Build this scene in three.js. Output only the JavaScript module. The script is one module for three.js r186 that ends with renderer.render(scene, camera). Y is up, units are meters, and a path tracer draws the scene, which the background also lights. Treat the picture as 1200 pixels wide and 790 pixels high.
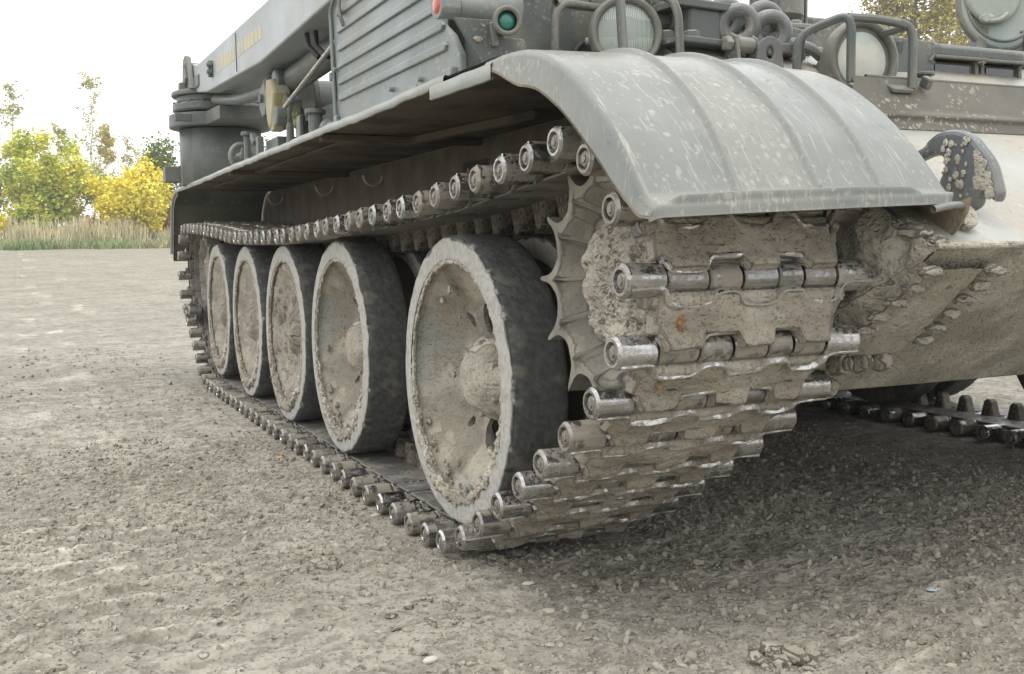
import * as THREE from 'three';
import { RoundedBoxGeometry } from 'three/addons/geometries/RoundedBoxGeometry.js';
import { mergeGeometries, mergeVertices, toCreasedNormals } from 'three/addons/utils/BufferGeometryUtils.js';
import { ImprovedNoise } from 'three/addons/math/ImprovedNoise.js';
import { Brush, Evaluator, SUBTRACTION } from 'three-bvh-csg';

// ---------------------------------------------------------------- camera, sky, sun, exposure
const W = 1024, H = 674;
const renderer = new THREE.WebGLRenderer({ antialias: true });
renderer.setSize(W, H);
renderer.toneMapping = THREE.LinearToneMapping;
renderer.toneMappingExposure = 1.12;
renderer.shadowMap.enabled = true;
const scene = new THREE.Scene();
const D = Math.PI / 180;
const camera = new THREE.PerspectiveCamera(35.37, W / H, 0.05, 400);
camera.rotation.order = 'YXZ';
camera.position.set(-1.0725, 0.827, 2.7251);
camera.rotation.set(-4.785 * D, -24.806 * D, -0.73 * D);
scene.add(camera);

const SUN = new THREE.Vector3(-0.16, 1.2, 0.26).normalize();   // high sun behind thin cloud, almost overhead, a little towards the viewer
{
  const w = 256, h = 128, a = new Float32Array(w * h * 4);
  for (let j = 0; j < h; j++) for (let i = 0; i < w; i++) {
    const el = (j + .5) / h * Math.PI - Math.PI / 2, az = ((i + .5) / w - .5) * 2 * Math.PI;
    const d = new THREE.Vector3(Math.cos(el) * Math.cos(az), Math.sin(el), Math.cos(el) * Math.sin(az));
    const g = Math.max(0, d.dot(SUN));
    let L = el > 0 ? 1.24 + .50 * (.5 + .5 * Math.cos(el) * (-Math.sin(az) * .94 + Math.cos(az) * .34)) + .15 * Math.sin(el) + .75 * Math.pow(g, 5) : .18;
    if (el > 0) { const c = Math.sin(az * 3 + el * 9) * Math.sin(az * 5 - el * 4 + 1) * .05; L *= 1 + c; }
    const k = (j * w + i) * 4;
    a[k] = L * .997; a[k + 1] = L; a[k + 2] = L * 1.008; a[k + 3] = 1;
    if (el <= 0) { a[k] = .2; a[k + 1] = .185; a[k + 2] = .155; }
  }
  const t = new THREE.DataTexture(a, w, h, THREE.RGBAFormat, THREE.FloatType);
  t.mapping = THREE.EquirectangularReflectionMapping; t.magFilter = t.minFilter = THREE.LinearFilter; t.needsUpdate = true;
  scene.background = t; scene.environment = t;
}
const sun = new THREE.DirectionalLight(0xfff4e2, 0.9);
sun.position.copy(SUN).multiplyScalar(30); sun.castShadow = true; sun.shadow.radius = 44;
sun.shadow.mapSize.set(2048, 2048);
Object.assign(sun.shadow.camera, { left: -12, right: 12, top: 12, bottom: -12, near: 1, far: 80 });
scene.add(sun); scene.add(sun.target);

// ---------------------------------------------------------------- helpers
let seed = 7;
const rnd = () => { seed |= 0; seed = seed + 0x6D2B79F5 | 0; let t = Math.imul(seed ^ seed >>> 15, 1 | seed); t = t + Math.imul(t ^ t >>> 7, 61 | t) ^ t; return ((t ^ t >>> 14) >>> 0) / 4294967296; };
const rr = (a, b) => a + (b - a) * rnd();
const IN = new ImprovedNoise();
const nz = (x, y, z) => IN.noise(x + 37.3, y + 11.7, z + 5.1);
function fbm(x, y, z, o = 4) { let s = 0, a = .5; for (let i = 0; i < o; i++) { s += a * nz(x, y, z + i * 9.1); x *= 2.03; y *= 2.03; z *= 2.03; a *= .5; } return s; }
const sm = (a, b, x) => { const t = Math.min(1, Math.max(0, (x - a) / (b - a))); return t * t * (3 - 2 * t); };
const lerp = (a, b, t) => a + (b - a) * t;
const V = (x, y, z) => new THREE.Vector3(x, y, z);

const used = new Map();
function numbered(n) { const k = used.get(n) || 0; used.set(n, k + 1); return k ? n + '_' + String(k).padStart(3, '0') : n; }
// uv in metres, projected along each vertex normal's main axis
function boxUV(g) {
  const p = g.attributes.position, n = g.attributes.normal, uv = new Float32Array(p.count * 2);
  for (let i = 0; i < p.count; i++) {
    const ax = Math.abs(n.getX(i)), ay = Math.abs(n.getY(i)), az = Math.abs(n.getZ(i));
    const x = p.getX(i), y = p.getY(i), z = p.getZ(i);
    if (ax >= ay && ax >= az) { uv[2 * i] = z; uv[2 * i + 1] = y; }
    else if (ay >= az) { uv[2 * i] = x; uv[2 * i + 1] = z; } else { uv[2 * i] = x; uv[2 * i + 1] = y; }
  }
  g.setAttribute('uv', new THREE.BufferAttribute(uv, 2)); return g;
}
function clean(g) {
  let q = g.index ? g.toNonIndexed() : g;
  if (!q.attributes.normal) q.computeVertexNormals();
  for (const k of Object.keys(q.attributes)) if (!['position', 'normal', 'uv', 'color'].includes(k)) q.deleteAttribute(k);
  return q;
}
function mesh(name, gs, mat, parent, keepUV) {
  const list = (Array.isArray(gs) ? gs : [gs]).map(clean);
  if (!keepUV) list.forEach(boxUV);
  const anyCol = list.some(g => g.attributes.color);
  list.forEach(g => { if (!anyCol && g.attributes.color) g.deleteAttribute('color'); });
  const g = list.length > 1 ? mergeGeometries(list) : list[0];
  const m = new THREE.Mesh(g, mat); m.name = numbered(name); m.castShadow = m.receiveShadow = true;
  if (parent) parent.add(m); return m;
}
function group(name, parent) { const g = new THREE.Group(); g.name = numbered(name); parent.add(g); return g; }
function tag(o, label, category, grp) { o.userData.label = label; o.userData.category = category; if (grp) o.userData.group = grp; return o; }
const put = (g, p = [0, 0, 0], r = [0, 0, 0]) => { g.rotateX(r[0]); g.rotateY(r[1]); g.rotateZ(r[2]); g.translate(...p); return g; };
const box = (w, h, d, p, r, b = .006) => put(new RoundedBoxGeometry(w, h, d, 2, Math.min(b, w * .3, h * .3, d * .3)), p, r);
const AX = { x: [0, 0, Math.PI / 2], y: [0, 0, 0], z: [Math.PI / 2, 0, 0] };
// chamfered cylinder along an axis
function cyl(r, h, p, ax = 'y', seg = 24, c = .15) {
  const b = Math.min(r * c, h * .2);
  const g = new THREE.LatheGeometry([[0, -h / 2], [r - b, -h / 2], [r, -h / 2 + b], [r, h / 2 - b], [r - b, h / 2], [0, h / 2]].map(a => new THREE.Vector2(...a)), seg);
  return put(toCreasedNormals(g, .6), p, Array.isArray(ax) ? ax : AX[ax]);
}
const tube = (pts, r, seg = 40, rad = 8, closed = false) => new THREE.TubeGeometry(new THREE.CatmullRomCurve3(pts.map(p => V(...p)), closed, 'centripetal'), seg, r, rad, closed);
// a rod with tight bends
function rod(pts, r, bend = .03, rad = 8) {
  const q = [];
  pts.forEach((p, i) => {
    const P = V(...p); if (i === 0 || i === pts.length - 1) { q.push(P); return; }
    const A = V(...pts[i - 1]), B = V(...pts[i + 1]);
    const a = A.clone().sub(P), b = B.clone().sub(P); const da = Math.min(bend, a.length() * .45), db = Math.min(bend, b.length() * .45);
    a.normalize().multiplyScalar(da).add(P); b.normalize().multiplyScalar(db).add(P);
    for (let k = 0; k <= 4; k++) { const t = k / 4; q.push(a.clone().multiplyScalar((1 - t) ** 2).addScaledVector(P, 2 * t * (1 - t)).addScaledVector(b, t * t)); }
  });
  const path = new THREE.CurvePath(); for (let i = 0; i + 1 < q.length; i++) path.add(new THREE.LineCurve3(q[i], q[i + 1]));
  return new THREE.TubeGeometry(path, q.length * 4, r, rad, false);
}
// side outline in (z, y), thick along x from x0 to x1
function slab(pts, x0, x1, bevel = .004) {
  const s = new THREE.Shape(pts.map(p => new THREE.Vector2(p[0], p[1])));
  const t = Math.abs(x1 - x0), b = Math.min(bevel, t * .3);
  const g = new THREE.ExtrudeGeometry(s, { depth: t - 2 * b, bevelEnabled: b > 0, bevelSize: b, bevelThickness: b, bevelSegments: 2, bevelOffset: -b, steps: 1 });
  g.translate(0, 0, b); g.rotateY(-Math.PI / 2);   // shape x -> +z, extrusion -> -x
  g.translate(Math.max(x0, x1), 0, 0); return g;
}
const lathe = (pts, seg = 48) => new THREE.LatheGeometry(pts.map(p => new THREE.Vector2(p[0], p[1])), seg);
// lathe whose axis is x: profile given as (r, x)
const latheX = (pts, seg = 64) => lathe(pts, seg).rotateZ(-Math.PI / 2);
// grid surface f(i/nu, j/nv) -> [x,y,z]
function grid(nu, nv, f, col) {
  const p = [], c = [], idx = [];
  for (let j = 0; j <= nv; j++) for (let i = 0; i <= nu; i++) { const q = f(i / nu, j / nv); p.push(q[0], q[1], q[2]); if (col) { const k = col(q, i / nu, j / nv); c.push(k[0], k[1], k[2]); } }
  for (let j = 0; j < nv; j++) for (let i = 0; i < nu; i++) { const a = j * (nu + 1) + i, b = a + 1, d = a + nu + 1, e = d + 1; idx.push(a, b, d, b, e, d); }
  const g = new THREE.BufferGeometry(); g.setAttribute('position', new THREE.Float32BufferAttribute(p, 3));
  if (col) g.setAttribute('color', new THREE.Float32BufferAttribute(c, 3));
  g.setIndex(idx); g.computeVertexNormals(); return g;
}
// irregular lump
function lump(r, p, sc = [1, 1, 1], rough = .35, det = 3, s = rnd() * 90) {
  let g = new THREE.IcosahedronGeometry(1, det); g.deleteAttribute('normal'); g.deleteAttribute('uv'); g = mergeVertices(g);
  const a = g.attributes.position;
  for (let i = 0; i < a.count; i++) {
    const x = a.getX(i), y = a.getY(i), z = a.getZ(i);
    const k = r * (1 + rough * 1.5 * fbm(x * 1.4 + s, y * 1.4, z * 1.4, 4));
    a.setXYZ(i, x * k * sc[0] + p[0], y * k * sc[1] + p[1], z * k * sc[2] + p[2]);
  }
  g.computeVertexNormals(); return g;
}
const hexBolt = (r, h, p, ax = 'x') => cyl(r, h, p, ax, 6, .18);

// ---------------------------------------------------------------- procedural textures (tileable)
const S = 512;
function makeNoise(s0) {
  let s = s0; const r = () => { s |= 0; s = s + 0x6D2B79F5 | 0; let t = Math.imul(s ^ s >>> 15, 1 | s); t = t + Math.imul(t ^ t >>> 7, 61 | t) ^ t; return ((t ^ t >>> 14) >>> 0) / 4294967296; };
  const L = 256, T = new Float32Array(L * L); for (let i = 0; i < L * L; i++) T[i] = r();
  return (x, y, per, px = per) => {   // x, y in 0..1, px and per cells across
    x *= px; y *= per; const xi = Math.floor(x), yi = Math.floor(y); let fx = x - xi, fy = y - yi; fx = fx * fx * (3 - 2 * fx); fy = fy * fy * (3 - 2 * fy);
    const w = (k, m) => ((k % m) + m) % m, a = w(xi, px), b = w(xi + 1, px), c = w(yi, per), d = w(yi + 1, per), q = (i, j) => T[(j * 7 + per * 13 & 255) * L + (i * 1 + per & 255)];
    return (q(a, c) * (1 - fx) + q(b, c) * fx) * (1 - fy) + (q(a, d) * (1 - fx) + q(b, d) * fx) * fy;
  };
}
function field(s0, base, oct, gain = .55, n = S, st = 1) {
  const f = makeNoise(s0), o = new Float32Array(n * n); let tot = 0, a = 1; for (let k = 0; k < oct; k++) { tot += a; a *= gain; }
  for (let j = 0; j < n; j++) for (let i = 0; i < n; i++) { let v = 0, a = 1, p = base; for (let k = 0; k < oct; k++) { v += a * f(i / n, j / n, Math.min(p, 1024), Math.max(2, Math.round(Math.min(p, 1024) / st))); a *= gain; p *= 2; } o[j * n + i] = v / tot; }
  return o;
}
// scattered dots with wrap; returns mask 0..1
function dots(s0, count, rmin, rmax, stretch = 1, n = S) {
  let s = s0; const r = () => { s = (s * 1664525 + 1013904223) >>> 0; return s / 4294967296; };
  const o = new Float32Array(n * n);
  for (let k = 0; k < count; k++) {
    const cx = r() * n, cy = r() * n, R = rmin + (rmax - rmin) * Math.pow(r(), 3), a = r() * 6.28, st = 1 + (stretch - 1) * r(), ca = Math.cos(a), sa = Math.sin(a), w = .5 + .5 * r();
    const m = Math.ceil(R * st + 1);
    for (let y = -m; y <= m; y++) for (let x = -m; x <= m; x++) {
      const u = (x * ca + y * sa) / st, v = -x * sa + y * ca; const d = Math.hypot(u, v) / R; if (d > 1.2) continue;
      const i = ((Math.floor(cx + x) % n) + n) % n, j = ((Math.floor(cy + y) % n) + n) % n; o[j * n + i] = Math.max(o[j * n + i], w * (1 - sm(.6, 1.15, d)));
    }
  }
  return o;
}
function streaks(s0, count, n = S) {
  let s = s0; const r = () => { s = (s * 1664525 + 1013904223) >>> 0; return s / 4294967296; }; const o = new Float32Array(n * n);
  for (let k = 0; k < count; k++) { let x = r() * n; const y = r() * n, L = 12 + 70 * r() * r(), w = .5 + 1.0 * r(), a = .3 + .7 * r(), sl = (r() - .5) * .5; for (let t = 0; t < L; t++) { const xx = x + t * sl, f = a * Math.sin(Math.PI * t / L); for (let d = -2; d <= 2; d++) { const q = f * Math.max(0, 1 - Math.abs(d) / (w + .6)); const i = ((Math.floor(xx + d) % n) + n) % n, j = ((Math.floor(y + t) % n) + n) % n; o[j * n + i] = Math.max(o[j * n + i], q); } } }
  return o;
}
const enc = v => Math.round(255 * Math.max(0, Math.min(1, v <= .0031308 ? v * 12.92 : 1.055 * Math.pow(v, 1 / 2.4) - .055)));
function tex(f, rep, srgb, n = S) {
  const a = new Uint8Array(n * n * 4);
  for (let i = 0; i < n * n; i++) { const c = f(i); a[4 * i] = srgb ? enc(c[0]) : 255 * Math.min(1, Math.max(0, c[0])); a[4 * i + 1] = srgb ? enc(c[1]) : 255 * Math.min(1, Math.max(0, c[1])); a[4 * i + 2] = srgb ? enc(c[2]) : 255 * Math.min(1, Math.max(0, c[2])); a[4 * i + 3] = 255; }
  const t = new THREE.DataTexture(a, n, n, THREE.RGBAFormat); t.wrapS = t.wrapT = THREE.RepeatWrapping; t.magFilter = t.minFilter = THREE.LinearFilter;
  t.repeat.set(1 / rep, 1 / rep); if (srgb) t.colorSpace = THREE.SRGBColorSpace; t.needsUpdate = true; return t;
}
const mix3 = (a, b, t) => [lerp(a[0], b[0], t), lerp(a[1], b[1], t), lerp(a[2], b[2], t)];
const F1 = field(11, 4, 7), F2 = field(23, 8, 6, .6), F3 = field(31, 3, 6, .5), F4 = field(47, 32, 4, .7);
const F5 = field(59, 24, 5, .75);
const ST = streaks(3, 420);
const DS = dots(5, 900, .7, 5, 2.4), DM = dots(9, 260, .7, 6, 2), DG = dots(77, 1500, .8, 4, 1.5);
const MUD = [.335, .303, .245], MUDL = [.41, .378, .315], MUDD = [.195, .172, .135];

// paint with dust film and dried mud specks
function paint(rgb, { specks = .6, dust = .3, streak = 0, rough = .5, rep = .9, metal = 0 }) {
  const map = tex(i => {
    const v = .86 + .28 * F2[i]; let c = [rgb[0] * v, rgb[1] * v, rgb[2] * v];
    c = mix3(c, [.36, .33, .27], dust * sm(.42, .66, F3[i]));
    c = mix3(c, [.50, .46, .38], specks * DM[i] * .5 * sm(.45, .6, F3[i])); c = mix3(c, [.50, .47, .40], streak * ST[i]); c = mix3(c, [.46, .43, .36], specks * .75 * DS[i] * sm(.40, .58, F1[i])); c = mix3(c, [.48, .45, .38], specks * .6 * DG[i] * sm(.46, .6, F1[i])); c = mix3(c, [.07, .075, .07], .5 * specks * DP[i] * sm(.5, .62, F3[i])); return c;
  }, rep, true);
  const rm = tex(i => { const r = rough + .35 * (F1[i] - .5) + .4 * specks * DM[i] + .25 * dust * sm(.42, .66, F3[i]); return [1, r, metal]; }, rep, false);
  return new THREE.MeshStandardMaterial({ map, roughnessMap: rm, roughness: 1, metalness: 0, bumpMap: tex(i => { const h = .5 + .25 * (F4[i] - .5) + .4 * specks * DM[i]; return [h, h, h]; }, rep, false), bumpScale: .0012 });
}
const DP = dots(91, 1300, .9, 4.5, 1.6);
const mudMap = tex(i => { let c = mix3(MUD, MUDL, sm(.4, .64, F1[i])); c = mix3(c, MUDD, .5 * sm(.50, .64, F3[i])); c = mix3(c, MUDD, .28 * sm(.52, .70, F5[i])); c = mix3(c, MUDD, .22 * DP[i]); c = mix3(c, [.47, .44, .375], .35 * DG[i]); return c; }, .42, true);
const mudBump = tex(i => { const h = .40 * F1[i] + .55 * (1 - F5[i]) + .3 * DG[i] - .3 * DP[i]; return [h, h, h]; }, .42, false);
const M = {};
M.mud = new THREE.MeshStandardMaterial({ map: mudMap, bumpMap: mudBump, bumpScale: .011, roughness: .95 });
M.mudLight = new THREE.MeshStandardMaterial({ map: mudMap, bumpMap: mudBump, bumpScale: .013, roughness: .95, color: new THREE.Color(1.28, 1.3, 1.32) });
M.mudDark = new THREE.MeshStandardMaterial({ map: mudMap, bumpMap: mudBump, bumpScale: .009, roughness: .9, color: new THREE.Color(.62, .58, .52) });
M.paint = paint([.185, .218, .212], { specks: .35, dust: .25, rough: .42 });
M.fender = paint([.22, .245, .23], { specks: .75, dust: .3, rough: .36, rep: .55, streak: .4 });
M.paintDark = paint([.088, .100, .092], { specks: .5, dust: .25, rough: .5, rep: .5 });
M.paintSplash = paint([.085, .08, .062], { specks: 1, dust: .1, rough: .55, rep: .55 });
M.frame = paint([.082, .094, .088], { specks: .3, dust: .3, rough: .4 });
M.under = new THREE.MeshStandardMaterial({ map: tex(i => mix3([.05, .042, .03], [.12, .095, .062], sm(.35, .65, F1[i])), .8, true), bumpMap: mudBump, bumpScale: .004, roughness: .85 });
M.hull = paint([.17, .185, .165], { specks: 1, dust: .95, rough: .5, rep: .8 });
// track steel: worn bright metal with mud sticking to it
const stMask = i => sm(.47, .58, .45 * F1[i] + .55 * F5[i]);
const steelMap = (lo, hi, cover) => tex(i => mix3(mix3(lo, hi, F4[i]), mix3(MUD, MUDD, F2[i]), Math.min(1, cover * stMask(i) * 1.3)), .3, true);
const steelRM = (cover, r0) => tex(i => { const m = Math.min(1, cover * stMask(i) * 1.3); return [1, r0 + .2 * (F4[i] - .5) + .55 * m, 1 - m]; }, .3, false);
const steelB = tex(i => { const h = .5 * F4[i] + .5 * F1[i]; return [h, h, h]; }, .3, false);
const steel = (lo, hi, cover, r0, metal = 1) => { const rm = steelRM(cover, r0); return new THREE.MeshStandardMaterial({ map: steelMap(lo, hi, cover), roughnessMap: rm, metalnessMap: rm, roughness: 1, metalness: metal, bumpMap: steelB, bumpScale: .0016 }); };
M.link = steel([.15, .15, .15], [.34, .34, .33], .75, .32);
M.lug = steel([.26, .26, .255], [.47, .465, .455], .42, .24);
M.worn = steel([.33, .33, .32], [.60, .59, .565], .55, .27);
M.sprocket = new THREE.MeshStandardMaterial({ map: tex(i => mix3(mix3([.22, .205, .17], [.33, .30, .24], F1[i]), [.16, .16, .145], sm(.5, .62, F3[i]) * .6), .3, true), bumpMap: steelB, bumpScale: .005, roughness: .75 });
M.rubber = new THREE.MeshStandardMaterial({ vertexColors: true, map: tex(i => { const v = .78 + .35 * sm(.35, .65, F5[i]) * (.4 + F1[i]); return [v, v, v]; }, .30, true), bumpMap: tex(i => { const h = .6 * F2[i] + .4 * F4[i]; return [h, h, h]; }, .35, false), bumpScale: .006, roughness: .85 });
M.chain = paint([.13, .14, .14], { specks: .2, dust: .4, rough: .4 });
M.lens = new THREE.MeshPhysicalMaterial({ color: 0xe9f4ee, roughness: .16, transmission: .75, thickness: 0, ior: 1.5, bumpMap: tex(i => { const x = i % S; const h = .5 + .5 * Math.sin(x / S * Math.PI * 2 * 8); return [h, h, h]; }, .1, false), bumpScale: .0012 });
M.lensDust = new THREE.MeshPhysicalMaterial({ map: tex(i => mix3([.45, .52, .49], [.58, .57, .5], sm(.35, .6, F1[i])), .2, true), roughness: .55, clearcoat: .4, clearcoatRoughness: .3 });
M.reflector = new THREE.MeshStandardMaterial({ color: 0xcfd6d2, metalness: 1, roughness: .22 });
M.green = new THREE.MeshPhysicalMaterial({ color: 0x2a6f62, roughness: .18, clearcoat: .6 });
M.red = new THREE.MeshPhysicalMaterial({ color: 0xb8432f, roughness: .25, clearcoat: .5 });
M.yellow = paint([.36, .31, .17], { specks: .3, dust: .7, rough: .6, rep: .4 });
M.boom = paint([.33, .365, .375], { specks: .15, dust: .2, rough: .45, rep: 1.3 });
M.rust = new THREE.MeshStandardMaterial({ map: tex(i => mix3(mix3([.30, .13, .04], [.22, .12, .06], F2[i]), MUD, .6 * sm(.48, .60, F5[i])), .12, true), bumpMap: mudBump, bumpScale: .006, roughness: .9 });
M.glassDark = new THREE.MeshPhysicalMaterial({ color: 0x20262a, roughness: .1, clearcoat: 1 });
M.teal = paint([.26, .32, .305], { specks: .25, dust: .35, rough: .5, rep: .6 });

// more materials of the hull and its fittings
M.noseMud = new THREE.MeshStandardMaterial({ map: mudMap, bumpMap: mudBump, bumpScale: .012, roughness: .95, color: new THREE.Color(1.08, 1.12, 1.13) });
M.glacis = paint([.31, .315, .285], { specks: .6, dust: .75, rough: .34, rep: .7 });
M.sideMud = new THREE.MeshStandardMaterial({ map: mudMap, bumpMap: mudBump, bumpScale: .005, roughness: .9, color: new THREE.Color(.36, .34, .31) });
M.handle = new THREE.MeshStandardMaterial({ color: 0xb5b09e, roughness: .6 });
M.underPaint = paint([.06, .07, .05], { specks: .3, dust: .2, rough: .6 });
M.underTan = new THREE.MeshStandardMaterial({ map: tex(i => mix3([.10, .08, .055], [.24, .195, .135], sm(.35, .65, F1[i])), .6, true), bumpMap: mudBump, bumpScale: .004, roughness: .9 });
M.fenderFront = paint([.180, .194, .180], { specks: .6, dust: .16, rough: .34, rep: .62, streak: .6 });
M.rimGrey = new THREE.MeshStandardMaterial({ color: 0x6c6c64, roughness: .5 });
M.blackRubber = new THREE.MeshStandardMaterial({ color: 0x2b2d2d, roughness: .6 });
M.flute = new THREE.MeshPhysicalMaterial({ color: 0xf2f6f2, roughness: .15, transmission: .6, thickness: 0 });
M.paintHook = paint([.13, .14, .145], { specks: .9, dust: .2, rough: .32, rep: .4 });
M.crane = paint([.105, .122, .116], { specks: .2, dust: .25, rough: .5, rep: 1 });
M.stencil = new THREE.MeshStandardMaterial({ map: tex(i => mix3([.50, .46, .31], [.42, .42, .37], sm(.5, .62, F2[i])), .7, true), roughness: .6 });
M.rustDark = new THREE.MeshStandardMaterial({ map: tex(i => mix3([.16, .08, .045], [.09, .07, .055], F2[i]), .4, true), roughness: .85 });
M.tarp = new THREE.MeshStandardMaterial({ map: tex(i => mix3([.30, .29, .16], [.10, .13, .06], sm(.4, .6, F2[i])), .3, true), bumpMap: mudBump, bumpScale: .01, roughness: .9 });

// ---------------------------------------------------------------- ground
const groundBase = (x, z) => 1.08 * sm(4, 44, -z) + .25 * sm(30, 90, Math.abs(x) + Math.max(0, z));
const cleat = (x, z) => (z + .10 * x + .04 * nz(x * 2, z * 2, 1) + .02 * nz(x * 7, z * 7, 1)) * 6.283 / .137;
const band = (x, a, b) => sm(a - .06, a + .04, x) * (1 - sm(b - .04, b + .06, x));
const printMask = (x, z) => Math.max(band(x, -1.12, -.70) * sm(-.25, .10, fbm(x * 1.1, z * .8, 6, 3)), .7 * band(x, -.50, -.26) * sm(.1, .8, -z) * sm(-.15, .2, fbm(x * 1.1, z * .8, 16, 3)), band(x, -2.6, -1.9), .85 * sm(.55, .9, z) * sm(.3, .6, x) * sm(-.12, .2, fbm(x * 1.4, z * 1.4, 26, 3)));
function groundY(x, z, fine = true) {
  const far = sm(6, 30, Math.hypot(x, z));
  let y = groundBase(x, z) + .05 * fbm(x * .35, z * .35, 2, 2) * sm(2, 6, Math.hypot(x - 1, z + 1));
  const onTrack = (x > -.16 && x < .56 && z < .22 && z > -4.9) || (x > 2.5 && x < 3.2 && z < .22 && z > -4.9) ? 1 : 0;
  if (fine) {
    let d = .020 * fbm(x * 3.1, z * 3.1, 0, 3);
    const r = 1 - Math.abs(2 * fbm(x * 6, z * 10, 3.3, 3)); d += .012 * (r - .6) * (1 - far);
    d += (.0115 * fbm(x * 26, z * 36, 8, 4) + .0030 * Math.abs(nz(x * 60, z * 70, 4))) * (1 - sm(3, 7, Math.hypot(x, z)));
    // old track prints left of the vehicle and in front of it
    d += printMask(x, z) * .015 * (sm(.2, .95, Math.sin(cleat(x, z))) - .5) * (1 - .7 * far);
    y += onTrack ? Math.min(0, d * .25) - .006 : d;
  }
  return y;
}
function spaced(lo, hi, c0, c1, step, grow) {
  const a = []; for (let v = c0; v < c1; v += step) a.push(v);
  let s = step, v = c1; const up = []; while (v < hi) { up.push(v); s *= grow; v += s; } up.push(hi);
  s = step; v = c0; const dn = []; while (v > lo) { s *= grow; v -= s; dn.push(Math.max(v, lo)); }
  return [...dn.reverse(), ...a, ...up];
}
{
  const xs = spaced(-260, 260, -1.35, 1.5, .0085, 1.05), zs = spaced(-260, 160, -1.6, 1.45, .0085, 1.04);
  const nx = xs.length, nzv = zs.length, p = new Float32Array(nx * nzv * 3), uv = new Float32Array(nx * nzv * 2), idx = [];
  for (let j = 0; j < nzv; j++) for (let i = 0; i < nx; i++) { const k = j * nx + i; p[3 * k] = xs[i]; p[3 * k + 1] = groundY(xs[i], zs[j]); p[3 * k + 2] = zs[j]; uv[2 * k] = xs[i]; uv[2 * k + 1] = zs[j]; }
  for (let j = 0; j + 1 < nzv; j++) for (let i = 0; i + 1 < nx; i++) { const a = j * nx + i, b = a + 1, c = a + nx, d = c + 1; idx.push(a, c, b, b, c, d); }
  const g = new THREE.BufferGeometry(); g.setAttribute('position', new THREE.BufferAttribute(p, 3)); g.setAttribute('uv', new THREE.BufferAttribute(uv, 2)); g.setIndex(idx); g.computeVertexNormals();
  const N = 2048, A = field(101, 18, 7, .70, N, 1.5), B = field(103, 110, 5, .8, N, 1.4), P = dots(13, 9000, .8, 4.5, 1.8, N), Q = dots(17, 5200, .8, 4, 1.6, N);
  const map = tex(i => { let c = mix3([.232, .219, .185], [.298, .284, .244], sm(.40, .60, A[i])); c = mix3(c, [.135, .121, .093], .60 * sm(.51, .64, B[i])); c = mix3(c, [.38, .355, .29], .45 * sm(.47, .36, B[i])); c = mix3(c, [.12, .108, .085], .5 * Q[i]); return mix3(c, [.43, .405, .35], .5 * P[i]); }, 4.1, true, N);
  const bm = tex(i => { const h = .35 * A[i] + .55 * (1 - B[i]) + .3 * P[i] - .3 * Q[i]; return [h, h, h]; }, 4.1, false, N);
  const mat = new THREE.MeshStandardMaterial({ map, bumpMap: bm, bumpScale: .032, roughness: .97, vertexColors: true });
  const vc = new Float32Array(nx * nzv * 3);
  for (let k = 0; k < nx * nzv; k++) { const x = p[3 * k], z = p[3 * k + 2], d = Math.hypot(x + .5, z - 1); const cl = printMask(x, z) * sm(.80, .99, Math.sin(cleat(x, z))) * (.6 + .8 * sm(-.1, .3, fbm(x * 3, z * 9, 50, 2))); const v = 1.04 - .04 * sm(4, 16, d) + .55 * cl + .17 * fbm(x * .9, z * .9, 21, 3) + .16 * fbm(x * .13, z * .2, 23, 2); const damp = sm(-.05, .3, fbm(x * 1.3, z * 1.3, 40, 3)) * .10 * (1 - sm(2, 5, d)); vc[3 * k] = v * (1 - damp); vc[3 * k + 1] = v * (1 - damp * 1.03); vc[3 * k + 2] = v * (1 - damp * 1.1) * (1 - .06 * sm(6, 20, d)); }
  g.setAttribute('color', new THREE.BufferAttribute(vc, 3));
  const m = new THREE.Mesh(g, mat); m.name = 'ground'; m.receiveShadow = m.castShadow = true; m.userData.kind = 'structure'; m.userData.label = 'bare dry grey brown dirt with crumbs and old track prints'; scene.add(m);
}
// loose crumbs of earth
{
  const base = lump(1, [0, 0, 0], [1, .7, 1], .7, 1, 4).toNonIndexed(); base.computeVertexNormals(); boxUV(base);
  const n = 120000, im = new THREE.InstancedMesh(base, new THREE.MeshStandardMaterial({ roughness: .95, color: 0xffffff }), n);
  const m4 = new THREE.Matrix4(), q = new THREE.Quaternion(), e = new THREE.Euler(), col = new THREE.Color();
  for (let i = 0; i < n; i++) {
    let x, z, k = 0;
    do {
      const t = rnd();
      if (t < .7) { x = rr(-1.9, 2.2); z = rr(-2.2, 1.7); } else { x = rr(-3.5, 3); z = rr(-7, 2); }
      k++;
    } while (k < 6 && (fbm(x * 1.6, z * 1.6, 12, 3) < rr(-.35, .34) || (x > -.06 && x < .5 && z < .1)));
    const s = .0014 + .0018 * rnd() + .009 * Math.pow(rnd(), 12); e.set(rr(0, 6), rr(0, 6), rr(0, 6)); q.setFromEuler(e);
    m4.compose(V(x, groundY(x, z) + s * .05, z), q, V(s * rr(.7, 1.4), s * rr(.6, 1), s * rr(.7, 1.4))); im.setMatrixAt(i, m4);
    const v = rr(.8, 1.35); col.setRGB(.275 * v, .256 * v, .21 * v); im.setColorAt(i, col);
  }
  im.name = 'dirt_crumbs'; im.castShadow = im.receiveShadow = true; im.userData.kind = 'stuff'; tag(im, 'loose crumbs of dry earth strewn over the dirt', 'dirt crumbs'); scene.add(im);
}
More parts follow.
